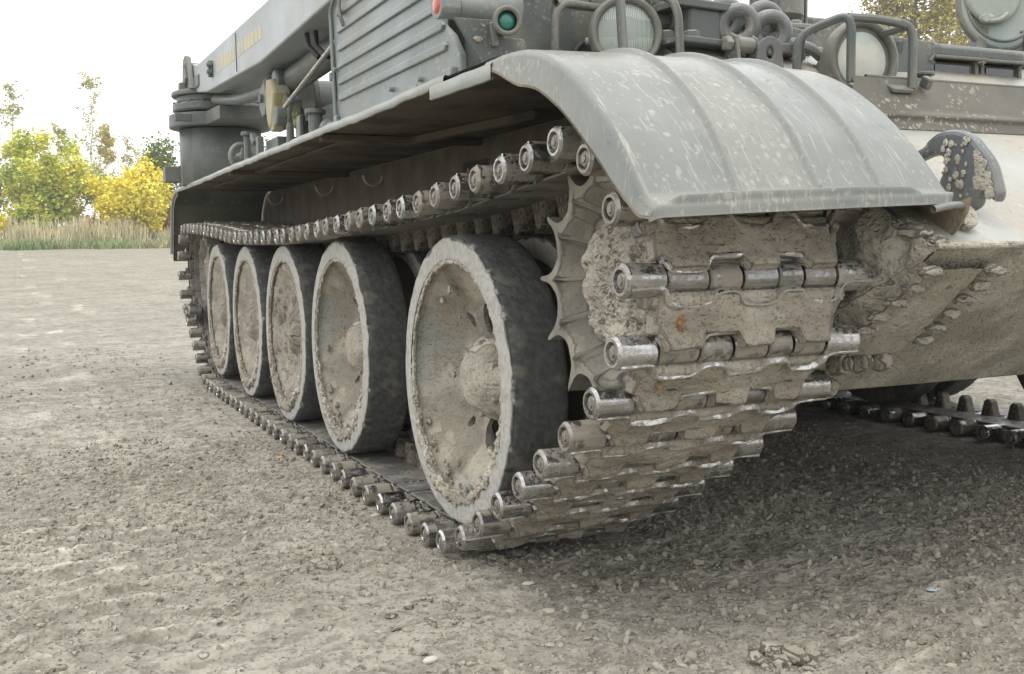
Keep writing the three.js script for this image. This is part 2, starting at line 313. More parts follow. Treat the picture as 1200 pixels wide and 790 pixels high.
// larger clods pressed up by the tracks
function clump(x, z, R, n, s0, label) {
  const gs = []; for (let i = 0; i < n; i++) { const a = rr(0, 6.28), d = R * Math.sqrt(rnd()), px = x + d * Math.cos(a), pz = z + d * Math.sin(a) * .8, s = s0 * rr(.35, 1) * (1 - .45 * d / R); gs.push(lump(s, [px, groundY(px, pz) + s * .3, pz], [rr(.8, 1.3), rr(.6, .9), rr(.8, 1.3)], .5, 3)); }
  const m = mesh('dirt_clump', gs, M.clod, scene); tag(m, label, 'clump of dirt', undefined);
}
M.clod = new THREE.MeshStandardMaterial({ map: mudMap, bumpMap: mudBump, bumpScale: .008, roughness: .97, color: new THREE.Color(1.02, 1.03, 1.03) });
clump(.29, 1.09, .085, 17, .03, 'clump of cracked clods at the bottom edge of the photo, right of centre');
clump(.10, .19, .11, 16, .024, 'clump of crumbly clods right in front of the lowest track links');
clump(-.40, .04, .10, 14, .022, 'clump of dirt lumps on the open ground left of the front road wheel');
clump(.18, .55, .12, 14, .02, 'loose clump of dirt between the track and the bottom edge');
clump(-.30, .52, .13, 14, .017, 'low spread of clods at the bottom edge, left of centre');
clump(-.62, -.5, .12, 12, .018, 'small flat clods on the dirt beside the second road wheel');

// ---------------------------------------------------------------- the armoured recovery vehicle
const tank = new THREE.Group(); tank.name = 'armoured_recovery_vehicle'; scene.add(tank);
tag(tank, 'grey green tracked armoured recovery vehicle caked in dried mud, with crane', 'tracked vehicle');
const PITCH0 = .137, NT = 13, RS = PITCH0 / (2 * Math.sin(Math.PI / NT));
const SC = [.775, .755], RC = [-4.62, .70];                 // front sprocket and rear wheel centres (z, y)
const WZ = [0, -1.176, -2.072, -2.967, -3.863], WY = [.463, .462, .455, .457, .477];
const XL = -.087, LW = .58;

// closed pin path (z, y): starts on the front wheel at 2 degrees, runs down, back along the ground, up round the rear and forward
const PATH = (() => {
  const q = [], arc = (c, a0, a1, n, R = RS) => { for (let i = 0; i <= n; i++) { const a = lerp(a0, a1, i / n) * D; q.push([c[0] + R * Math.cos(a), c[1] + R * Math.sin(a)]); } };
  arc(SC, 2, -57, 24);
  const cr = new THREE.CatmullRomCurve3([[.90, .485], [.72, .364], [.59, .285], [.473, .215], [.358, .146], [.235, .082], [.10, .041], [-.05, .031], [-.4, .03], [-1.2, .03], [-2.5, .03], [-3.7, .03], [-3.95, .034], [-4.1, .07], [-4.25, .15], [-4.5, .31], [-4.72, .43]].map(p => V(0, p[1], p[0])), false, 'centripetal').getPoints(240);
  cr.forEach(v => q.push([v.z, v.y]));
  arc(RC, -62, -270, 60);
  const tp = new THREE.CatmullRomCurve3([[-4.50, .984], [-4.2, .975], [-3.36, .935], [-2.95, .905], [-2.5, .893], [-2.0, .889], [-1.5, .892], [-1.17, .903], [-.6, .927], [0, .955], [.256, .98], [.404, .992], [.552, 1.007], [.684, 1.022], [.74, 1.032]].map(p => V(0, p[1], p[0])), false, 'centripetal').getPoints(240);
  tp.forEach(v => q.push([v.z, v.y]));
  arc(SC, 88, 2, 30); return q;
})();
// pins at equal chords along the path
const PINS = (() => {
  const walk = pitch => {
    const out = [PATH[0].slice()]; let cur = PATH[0], k = 1;
    while (k < PATH.length) {
      const p = PATH[k], d = Math.hypot(p[0] - cur[0], p[1] - cur[1]);
      if (d >= pitch) { const a = PATH[k - 1]; let lo = 0, hi = 1; for (let i = 0; i < 30; i++) { const t = (lo + hi) / 2; const m = [lerp(a[0], p[0], t), lerp(a[1], p[1], t)]; if (Math.hypot(m[0] - cur[0], m[1] - cur[1]) < pitch) lo = t; else hi = t; } cur = [lerp(a[0], p[0], hi), lerp(a[1], p[1], hi)]; out.push(cur); }
      else k++;
    }
    return [out, Math.hypot(cur[0] - PATH[0][0], cur[1] - PATH[0][1])];
  };
  const n = Math.round(walk(.137)[0].length + walk(.137)[1] / .137 - 1);
  let lo = .125, hi = .15; for (let i = 0; i < 50; i++) { const m = (lo + hi) / 2, [o] = walk(m); if (o.length > n) lo = m; else hi = m; }
  const o = walk(lo)[0]; return o.slice(0, n);
})();
const PITCH = Math.hypot(PINS[1][0] - PINS[0][0], PINS[1][1] - PINS[0][1]);
console.log('links', PINS.length, 'pitch', PITCH);

// one link: x across the track from its outer end, y outwards, z along the track from its leading pin
const DIP = [[.008, .008], [.074, .008], [.084, .016], [.092, .036], [.104, .041], [.170, .041], [.186, .034], [.198, .020], [.208, .017], [.236, .017], [.248, .022], [.262, .040], [.274, .043], [.325, .043], [.340, .034], [.352, .020], [.362, .018], [.392, .018], [.402, .024], [.414, .040], [.428, .043], [.474, .043], [.490, .030], [.502, .010], [.512, .006], [.572, .005]];
const TW = [[.082, .034], [.098, .012], [.166, .010], [.178, .020], [.190, .034], [.205, .037], [.398, .038], [.408, .030], [.420, .022], [.482, .022]];
function ribbon(line, th, h0, h1, seed) {
  const pts = new THREE.CatmullRomCurve3(line.map(p => V(p[0], 0, p[1])), false, 'centripetal', .2).getPoints(line.length * 6);
  const pos = [], idx = []; const n = pts.length;
  pts.forEach((p, i) => {
    const a = pts[Math.max(0, i - 1)], b = pts[Math.min(n - 1, i + 1)]; const tx = b.x - a.x, tz = b.z - a.z, l = Math.hypot(tx, tz) || 1, nx = -tz / l, nzv = tx / l;
    const w = th * (1 + .5 * nz(p.x * 22, seed, 0)), hh = h1 * (1 + .10 * nz(p.x * 16, seed, 4)) * (p.x < .086 || p.x > .497 ? .94 : 1); const hb = p.x < .086 || p.x > .497 ? .018 : h0;
    for (const [s, y] of [[-1.1, hb], [-1, hh - .003], [-.45, hh], [.45, hh], [1, hh - .003], [1.1, hb]]) pos.push(p.x + nx * w * .5 * s, y, p.z + nzv * w * .5 * s);
  });
  for (let i = 0; i + 1 < n; i++) for (let k = 0; k < 5; k++) { const a = i * 6 + k, b = a + 1, c = a + 6, d = c + 1; idx.push(a, c, b, b, c, d); }
  for (const e of [0, (n - 1) * 6]) idx.push(e, e + 1, e + 5, e + 1, e + 4, e + 5, e + 1, e + 2, e + 4, e + 2, e + 3, e + 4);
  const g = new THREE.BufferGeometry(); g.setAttribute('position', new THREE.Float32BufferAttribute(pos, 3)); g.setIndex(idx); g.computeVertexNormals(); return toCreasedNormals(g, .8);
}
const knuckle = (x0, x1, z, r = .0285) => cyl(r, x1 - x0 - .0025, [(x0 + x1) / 2, 0, z], 'x', 20, .12);
function linkGeo(seed) {
  const gs = [];
  gs.push(box(.44, .022, PITCH - .055, [.293, -.002, PITCH / 2], [0, 0, 0], .006));
  // webs joining plate and knuckles
  for (const [a, b] of [[.183, .258], [.345, .404]]) { gs.push(knuckle(a, b, 0)); gs.push(box(b - a - .006, .026, .036, [(a + b) / 2, -.003, .022])); }
  for (const [a, b] of [[.088, .180], [.261, .342], [.407, .485]]) { gs.push(knuckle(a, b, PITCH, .028)); gs.push(box(b - a - .006, .026, .040, [(a + b) / 2, -.003, PITCH - .024])); }
  gs.push(box(.05, .03, .046, [.070, 0, .028], [0, .2, 0])); gs.push(box(.05, .03, .036, [.500, 0, .024]));
  // slanted side webs beside the sprocket windows
  gs.push(box(.016, .030, .085, [.098, .006, .078], [0, .35, 0])); gs.push(box(.016, .030, .085, [.492, .006, .078], [0, -.35, 0]));
  return gs;
}
const hornGeo = () => { const g = slab([[.030, -.008], [.112, -.008], [.100, -.045], [.090, -.088], [.080, -.098], [.064, -.098], [.054, -.088], [.042, -.045]], .262, .318, .012); return g; };
const lugGeo = (x0, x1, flip) => {
  const L = x1 - x0, R = .0325; // open end with a recessed pin
  const g = toCreasedNormals(latheX([[0, L], [R - .004, L], [R, L - .004], [R, .006], [R - .005, .0], [.0220, .0], [.0210, .003], [.0210, .012], [.0, .012]], 28), .6);
  if (flip) { g.rotateY(Math.PI); g.translate(x1, 0, 0); } else g.translate(x0, 0, 0); return g;
};
const pinGeo = (x, flip) => { const s = flip ? -1 : 1; return [cyl(.0155, .014, [x + s * .009, 0, 0], 'x', 20, .2), cyl(.009, .006, [x + s * .002, 0, 0], 'x', 6, .2)]; };
function mudGeo(seed, amount) {
  const g = grid(80, 30, (u, v) => {
    const w = .066 + .434 * u, U = (sm(.084, .092, w) * (1 - sm(.172, .180, w)) + sm(.258, .266, w) * (1 - sm(.336, .344, w)) + sm(.404, .411, w) * (1 - sm(.478, .486, w))), e = Math.min(1, Math.min(u, 1 - u) * 14) * Math.min(1, Math.min(v, 1 - v) * 12);
    const z0 = .016, z1 = PITCH - .034 + .030 * U; const zz = lerp(z0, z1, v);
    let h = .0215 + amount * (.011 + .014 * fbm(w * 9 + seed, zz * 12, seed, 3)) + .005 * fbm(w * 50, zz * 50, seed, 4) + .010 * U * sm(PITCH - .05, PITCH - .02, zz) + .004 * Math.max(0, .25 - Math.abs(v - .5));
    h = lerp(.004, h, Math.sqrt(e)); return [w, h, zz];
  }); return g;
}
const NV = 6, linkG = [], hornG = clean(hornGeo()), grouG = [], mudG = [];
{
  const lg = mergeGeometries(linkGeo(0).map(clean)); boxUV(lg); linkG.push(lg); boxUV(hornG);
  for (let i = 0; i < NV; i++) {
    grouG.push(boxUV(mergeGeometries([ribbon(DIP, .0095, -.004, .037, i * 3.1), ribbon(TW.map(q => [q[0], PITCH - q[1]]), .011, .0, .030 + .003 * (i % 2), i * 5.7 + 20)].map(clean))));
    mudG.push(boxUV(clean(mudGeo(i * 7.3, .75 + .25 * (i % 3)))));
  }
}
const shiftUV = (g0, k) => { const g = g0.clone(), u = g.attributes.uv; for (let i = 0; i < u.count; i++) u.setXY(i, u.getX(i) + k * .0713, u.getY(i) + k * .0417); return g; };
const lugA0 = boxUV(clean(lugGeo(0, .085, false))), lugB0 = boxUV(clean(lugGeo(.489, .575, true)));
const lugA = [0, 1, 2, 3, 4, 5, 6, 7].map(k => shiftUV(lugA0, k)), lugB = [3, 4, 5, 6, 7, 8, 9, 10].map(k => shiftUV(lugB0, k)); for (let k = 1; k < 5; k++) linkG.push(shiftUV(linkG[0], k));
const pinA = boxUV(mergeGeometries(pinGeo(0, false).map(clean))), pinB = boxUV(mergeGeometries(pinGeo(.575, true).map(clean)));
// a fringe of dried mud under the lugs and between the end knuckles
const fringe = [0, 1, 2].map(i => { seed = 50 + i; return boxUV(mergeGeometries([lump(.02, [.075, .006, .040], [1.2, .9, .9], .6, 3), lump(.016, [.12, .010, .056], [1.1, .9, .8], .6, 3), lump(.013, [.508, .010, .040], [1, 1, 1], .6, 2), lump(.011, [.20, .016, .048], [1.6, .7, .7], .6, 2), lump(.010, [.36, .016, .050], [1.9, .7, .6], .6, 2)].map(clean))); });
const padG = boxUV(mergeGeometries([[.105, .262], [.318, .470]].map(q => clean(box(q[1] - q[0], .007, PITCH - .010, [(q[0] + q[1]) / 2, -.0235, PITCH / 2 + .004], [0, 0, 0], .002)))));
const padV = [0, 1, 2, 3, 4].map(k => shiftUV(padG, k * 1.7));
const rustG = [[.120, .074, .024, .034], [.112, .062, .012, .014]].map((q, k) => { const g = grid(40, 40, (u, v) => { const a = u * 6.2832, r = v * (.75 + .5 * fbm(Math.cos(a) * 1.5 + k * 7, Math.sin(a) * 1.5, 2, 3)), w = q[0] + q[2] * r * Math.cos(a), z = q[1] + q[3] * r * Math.sin(a); return [w, .0385 - .014 * v * v * v + .008 * fbm(w * 60, z * 60, k, 3), z]; }); return boxUV(clean(g)); });
function buildTrack(x0, label, detail) {
  const t = group('track', tank); t.position.set(x0, 0, 0); if (label) t.userData.label = label;
  const add = (name, g, mat, b) => { const m = new THREE.Mesh(g, mat); m.name = numbered(name); m.castShadow = m.receiveShadow = true; m.applyMatrix4(b); t.add(m); return m; };
  const n = PINS.length;
  for (let i = 0; i < n; i++) {
    const p = PINS[i], q = PINS[(i + 1) % n]; const tz = (q[0] - p[0]), ty = (q[1] - p[1]), l = Math.hypot(tz, ty);
    const T = V(0, ty / l, tz / l), X = V(1, 0, 0), N = T.clone().cross(X);   // outward
    const B = new THREE.Matrix4().makeBasis(X, N, T).setPosition(rr(-.003, .003), p[1], p[0]);
    add('track_link', linkG[(i * 3) % 5], M.link, B); add('guide_horn', hornG, M.hornM, B); add('inner_pad', padV[(i * 2) % 5], M.pad, B);
    add('grouser', grouG[i % NV], M.worn, B); const lm = i < 14 ? LUGS[[0, 2, 0, 1][i % 4]] : LUGS[[1, 0, 1][(i * 7 + (i >> 2)) % 3]]; add('end_lug', lugA[(i * 5 + (i >> 3)) % 8], lm, B); if (detail) add('end_lug', lugB[(i * 3 + (i >> 2)) % 8], lm, B);
    const spin = new THREE.Matrix4().makeRotationX(rnd() * 6.28); const PB = B.clone().multiply(spin);
    add('track_pin', pinA, M.pin, PB); if (detail) add('track_pin', pinB, M.pin, PB);
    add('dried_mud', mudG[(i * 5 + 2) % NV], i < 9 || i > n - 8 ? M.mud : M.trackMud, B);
    if (detail && (i === 0 || i === 1)) add('rust_patch', rustG[i], M.rust, B);
    if (detail && (i < 22 || i > n - 4)) add('dried_mud', fringe[i % 3], M.mud, B);
  }
  return t;
}
const LUGS = [M.lug, steel([.19, .185, .175], [.36, .35, .33], .72, .32), steel([.32, .32, .32], [.58, .575, .565], .34, .21)];
M.hornM = steel([.07, .065, .055], [.12, .11, .09], .7, .5, .6);
M.pin = steel([.20, .19, .18], [.33, .31, .28], .55, .45);
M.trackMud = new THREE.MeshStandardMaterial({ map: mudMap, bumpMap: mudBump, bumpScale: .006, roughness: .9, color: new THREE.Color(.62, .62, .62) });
M.pad = steel([.16, .16, .155], [.27, .265, .25], .55, .5, .5);
const trackNear = buildTrack(XL, 'track with muddy links and worn bright lugs, nearest the viewer', true);
const trackFar = buildTrack(XL + 2.64, 'track on the far side of the vehicle, in shade', false);

// ---------------------------------------------------------------- toothed wheel (same at both ends)
function sprocketGeo() {
  const P = 2 * Math.PI / NT, Rc = .287, rad = .0615, n = NT * 32, m = 14, half = Math.asin(rad / Rc);
  const rout = th => { let f = ((th % P) + P) % P; if (f > P / 2) f = P - f; if (f < half) return Rc * Math.cos(f) - Math.sqrt(Math.max(0, rad * rad - (Rc * Math.sin(f)) ** 2)); return Math.min(.3115, Rc * Math.cos(half) + Math.pow((f - half) / (P / 2 - half), .75) * .038); };
  const ridge = th => { let f = ((th % P) + P) % P; if (f > P / 2) f = P - f; return f / (P / 2); };   // 1 on a tooth
  const face = grid(n, 30, (u, v) => {
    const th = u * 2 * Math.PI, ro = rout(th), r = lerp(.12, ro, v); const t = sm(.31, .18, r), k = ridge(th);
    const x = .046 + .060 * sm(.216, .172, r) - .020 * k * k * k * sm(.160, .182, r) * sm(.230, .205, r) + .004 * sm(.29, .315, r) + .005 * fbm(r * 18, Math.cos(th) * 6, Math.sin(th) * 6, 3);
    return [x, SC[1] + r * Math.sin(th), SC[0] + r * Math.cos(th)];
  });
  const rim = grid(n, 3, (u, v) => { const th = u * 2 * Math.PI, ro = rout(th) - (v > .1 ? .0 : .0), k = ridge(th); const xf = .047 + .004 * sm(.29, .315, ro); return [lerp(xf, .135, v), SC[1] + ro * Math.sin(th), SC[0] + ro * Math.cos(th)]; });
  const back = grid(n, 2, (u, v) => { const th = u * 2 * Math.PI, r = lerp(rout(th), .12, v); return [.135, SC[1] + r * Math.sin(th), SC[0] + r * Math.cos(th)]; });
  return [face, rim, back];
}
const spGs = sprocketGeo();
function sprocket(cz, cy, dx, rot, label, mir) {
  const s = group('toothed_wheel', tank); if (label) s.userData.label = label;
  const move = gs => gs.map(g0 => { const g = g0.clone(); g.translate(0, -SC[1], -SC[0]); g.rotateX(rot); return g; });
  const mk = (name, gs, mat) => { const m = mesh(name, move(gs), mat, s); return m; };
  mk('tooth_ring', spGs, M.sprocket);
  const ring2 = mk('tooth_ring', spGs.map(g => g.clone()), M.sprocket); ring2.position.x = .406; ring2.scale.x = -1; ring2.position.x = .406;
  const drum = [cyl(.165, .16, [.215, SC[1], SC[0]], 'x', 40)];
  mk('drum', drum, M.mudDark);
  // mud packed over the hub
  seed = 900;
  const hubMud = grid(200, 60, (u, v) => { const th = u * 6.2832, r = .002 + .182 * v; const c = Math.cos(th), sn = Math.sin(th); const b = fbm(c * r * 14, sn * r * 14, 3, 5), b2 = 1 - Math.abs(2 * nz(c * r * 30, sn * r * 30, 8)); const b3 = fbm(c * r * 60, sn * r * 60, 9, 4); const x = .108 - .040 * Math.sqrt(Math.max(0, 1 - (r / .185) ** 2)) - .040 * b - .012 * Math.abs(b3) - .006 * Math.abs(nz(c * r * 110, sn * r * 110, 5)) + .03 * sm(.165, .182, r); const R = r * (1 + .10 * nz(c * 2.4, sn * 2.4, 4)); return [x, SC[1] + R * sn, SC[0] + R * c]; });
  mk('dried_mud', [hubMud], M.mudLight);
  s.position.set(dx, cy, cz); if (mir) { s.rotation.y = Math.PI; }
  return s;
}
sprocket(SC[0], SC[1], 0, 0, 'front toothed wheel with hub packed in dry mud', false);
sprocket(RC[0], RC[1], 0, .1, 'rear toothed wheel', false);
sprocket(SC[0], SC[1], 2.95 + .19, 0, null, true);
sprocket(RC[0], RC[1], 2.95 + .19, .1, null, true);

// ---------------------------------------------------------------- road wheels
const ev = new Evaluator(); ev.useGroups = false; ev.attributes = ['position', 'normal'];
function tyreGeo(x0, s0) {   // rubber with a dusted grey side wall
  const prof = [[.338, .0], [.345, -.001], [.39, .001], [.398, .004], [.4035, .012], [.405, .03], [.405, .13], [.4035, .148], [.396, .158], [.338, .160]];
  const full = []; for (let i = 0; i + 1 < prof.length; i++) { const k = i === 1 ? 8 : i === 5 ? 10 : 2; for (let j = 0; j < k; j++) full.push([lerp(prof[i][0], prof[i + 1][0], j / k), lerp(prof[i][1], prof[i + 1][1], j / k)]); } full.push(prof[prof.length - 1]);
  const n = 400;
  const g = grid(n, full.length - 1, (u, v) => { const th = u * 6.28319, q = full[Math.round(v * (full.length - 1))]; const wear = .0035 * fbm(Math.cos(th) * 7 + s0, Math.sin(th) * 7, q[1] * 14, 4); const ch = sm(.08, .36, fbm(Math.cos(th) * 15 + s0, Math.sin(th) * 15, 3, 3)) * .007 + sm(.18, .3, fbm(Math.cos(th) * 7 + s0, Math.sin(th) * 7, 8, 2)) * .008; const r = q[0] + (q[0] > .39 ? wear : 0) - ch * sm(.388, .402, q[0]) * (1 - sm(.006, .034, q[1])); return [x0 + q[1], r * Math.sin(th), r * Math.cos(th)]; },
    (p, u) => { const r = Math.hypot(p[1], p[2]), x = p[0] - x0, th = u * 6.28319; const chip = .393 + .014 * fbm(Math.cos(th) * 5 + s0, Math.sin(th) * 5, 1, 4) - .012 * sm(.1, .4, fbm(Math.cos(th) * 3 + s0, Math.sin(th) * 3, 9, 2)); const side = x < .02 ? 1 - sm(chip, chip + .004, r) : 0; const dustT = .45 + .55 * sm(-.2, .25, fbm(Math.cos(th) * 22, Math.sin(th) * 22, x * 60 + s0, 4)); const dark = mix3(mix3([.038, .041, .041], [.105, .107, .10], dustT), [.22, .20, .16], .55 * sm(.12, .34, fbm(Math.cos(th) * 7 + s0 * 2, Math.sin(th) * 7, x * 14, 4))); return mix3(dark, [.46, .45, .41], side * .95); });
  return g;
}
function discGeo(holes) {
  let prof = [[.0, .135], [.06, .135], [.14, .133], [.212, .120], [.226, .112], [.24, .105], [.30, .060], [.326, .028], [.332, .008], [.345, .003], [.345, .015], [.336, .036], [.31, .073], [.242, .122], [.214, .134], [.14, .147], [.0, .148]];
  const g = toCreasedNormals(latheX(prof, 96), .35); g.deleteAttribute('uv');
  if (!holes) return g;
  let a = new Brush(mergeVertices(g, 1e-4).toNonIndexed()); const gg = a.geometry; gg.computeVertexNormals();
  const out = (() => {
    const cut = [];
    for (const [ang, r, sx, sy] of holes) { const c = new THREE.CylinderGeometry(1, 1, .2, 14); c.deleteAttribute('uv'); c.rotateZ(Math.PI / 2); c.scale(1, sy, sx); c.rotateX(-ang * D); c.translate(.12, r * Math.sin(ang * D), r * Math.cos(ang * D)); cut.push(c.toNonIndexed()); }
    const b = new Brush(mergeGeometries(cut)); a.updateMatrixWorld(); b.updateMatrixWorld(); return ev.evaluate(a, b, SUBTRACTION).geometry;
  })();
  return out;
}
const HOLES = [[95, .165, .050, .046], [-95, .165, .050, .044], [178, .150, .024, .022], [205, .17, .009, .009], [-52, .205, .028, .014], [130, .205, .026, .013], [20, .15, .018, .018], [50, .205, .026, .013], [-135, .205, .02, .012]];
const discHoled = discGeo(HOLES), discPlain = discGeo(null);
function rimMud(s0, heavy) {
  return grid(360, 14, (u, v) => { const th = u * 6.28319, a = v * Math.PI * 1.1 - .2; const c = Math.cos(th), sn = Math.sin(th); const low = .6 + .8 * sm(.2, -1, sn); const t = (.0095 + .011 * Math.max(-.4, fbm(c * 13 + s0, sn * 13, v * 2, 4)) + .007 * Math.max(0, nz(c * 42, sn * 42, v * 4 + s0)) + .006 * fbm(c * 60, sn * 60, v * 7, 2)) * (heavy ? 1.25 : 1) * low; const r = .333 - t * 1.5 * Math.cos(a), x = .008 - t * Math.sin(a); return [x, r * sn, r * c]; });
}
const worley = (x, y, s) => { const xi = Math.floor(x), yi = Math.floor(y); let a = 9, b = 9; for (let i = -1; i <= 1; i++) for (let j = -1; j <= 1; j++) { const h = Math.sin((xi + i) * 127.1 + (yi + j) * 311.7 + s) * 43758.5453, h2 = Math.sin((xi + i) * 269.5 + (yi + j) * 183.3 + s) * 43758.5453; const d = Math.hypot(xi + i + h - Math.floor(h) - x, yi + j + h2 - Math.floor(h2) - y); if (d < a) { b = a; a = d; } else if (d < b) b = d; } return b - a; };
function fillMud(s0, depth, crack, hub) {   // a plate of dried mud filling the dish
  return grid(170, 44, (u, v) => { const th = u * 6.28319, r = .325 * v, c = r * Math.cos(th), sn = r * Math.sin(th); const wx = c + .03 * nz(c * 14, sn * 14, s0), wy = sn + .03 * nz(c * 14, sn * 14, s0 + 5); const cr = worley(wx * 15, wy * 15, s0); let x = depth * (1 - .8 * sm(.18, .325, r)) + .012 * fbm(c * 10 + s0, sn * 10, 2, 4) + .006 * fbm(c * 40, sn * 40, s0, 3); if (crack) x += .012 * (1 - sm(0, .09, cr)); else x += .006 * (1 - Math.abs(2 * nz(c * 26, sn * 26, s0))); if (hub) x -= .045 * (1 - sm(.06, .12, r)); return [x + .006, sn, c]; });
}
function hubCap(s0) { return grid(72, 22, (u, v) => { const th = u * 6.28319, r = .118 * v; const x = .126 - .076 * Math.pow(Math.max(0, 1 - (r / .122) ** 2.6), .8) - .006 * (1 - sm(.07, .095, r)) + .007 * fbm(Math.cos(th) * r * 26 + s0, Math.sin(th) * r * 26, 2, 4); const R = r * (1 + .06 * Math.cos(6 * th) * sm(.07, .118, r)); return [x, R * Math.sin(th), R * Math.cos(th)]; }); }
function roadWheel(k, far) {
  const w = group('road_wheel', tank); w.position.set(far ? 3.14 - .087 + .0 : 0, WY[k], WZ[k]); if (far) w.rotation.y = Math.PI;
  if (!far) w.userData.label = ['front road wheel with open muddy dish and bolted hub cap', 'second road wheel with open dish', 'third road wheel filled with cracked mud', 'fourth road wheel packed with rough mud', 'fifth road wheel packed with rough mud'][k];
  const s0 = k * 3.7;
  mesh('tyre', tyreGeo(0, s0), M.rubber, w); mesh('tyre', tyreGeo(.243, s0 + 1), M.rubber, w);
  const open = k < 2;
  mesh('wheel_disc', open ? discHoled.clone() : discPlain.clone(), M.dish, w);
  mesh('inner_disc', [latheX([[.05, .27], [.2, .27], [.30, .255], [.34, .245], [.34, .40], [.33, .40], [.30, .30], [.05, .30]], 48), cyl(.09, .3, [.28, 0, 0], 'x', 24)], M.innerDark, w);
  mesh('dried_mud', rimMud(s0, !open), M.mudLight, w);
  if (far) return w;
  if (open) {
    const cap = mesh('hub_cap', hubCap(s0), M.mudLight, w); cap.position.x = -.004;
    const bs = []; for (let i = 0; i < 6; i++) { const a = (i + .5) * Math.PI / 3; bs.push(hexBolt(.011, .02, [.094, .099 * Math.sin(a), .099 * Math.cos(a)])); }
    mesh('hub_bolts', bs, M.mud, w).userData.kind = 'stuff';
    seed = 300 + k; const cl = []; for (let i = 0; i < 24; i++) { const a = rr(3.6, 5.8), r = .30 + .03 * rnd(), s = rr(.004, .011); cl.push(lump(s, [.032 - .25 * (r - .31) * 1, r * Math.sin(a), r * Math.cos(a)], [.7, 1.2, 1.2], .6, 2)); }
    for (let i = 0; i < 10; i++) { const a = rr(0, 6.28), r = rr(.2, .3); cl.push(lump(rr(.004, .012), [.088 - .6 * Math.max(0, r - .22), r * Math.sin(a), r * Math.cos(a)], [.7, 1.2, 1.2], .6, 2)); }
    mesh('mud_clods', cl, M.mudLight, w).userData.kind = 'stuff';
  } else {
    mesh('dried_mud', fillMud(s0, k === 2 ? .055 : .042, k === 2, true), k === 2 ? M.mud : M.mud, w);
    if (k === 2) mesh('hub_cap', hubCap(s0), M.mudLight, w).position.x = -.02;
  }
  return w;
}
M.innerDark = new THREE.MeshStandardMaterial({ color: new THREE.Color(.06, .052, .04), roughness: .9 });
M.dish = new THREE.MeshStandardMaterial({ map: tex(i => { let c = mix3([.27, .245, .195], [.42, .385, .315], sm(.40, .60, F1[i])); c = mix3(c, MUDD, .35 * DP[i]); c = mix3(c, [.27, .29, .27], .7 * sm(.52, .62, F3[i])); return mix3(c, MUDD, .6 * sm(.52, .66, F2[i])); }, .5, true), bumpMap: mudBump, bumpScale: .009, roughness: .9 });
for (let k = 0; k < 5; k++) { roadWheel(k, false); roadWheel(k, true); }

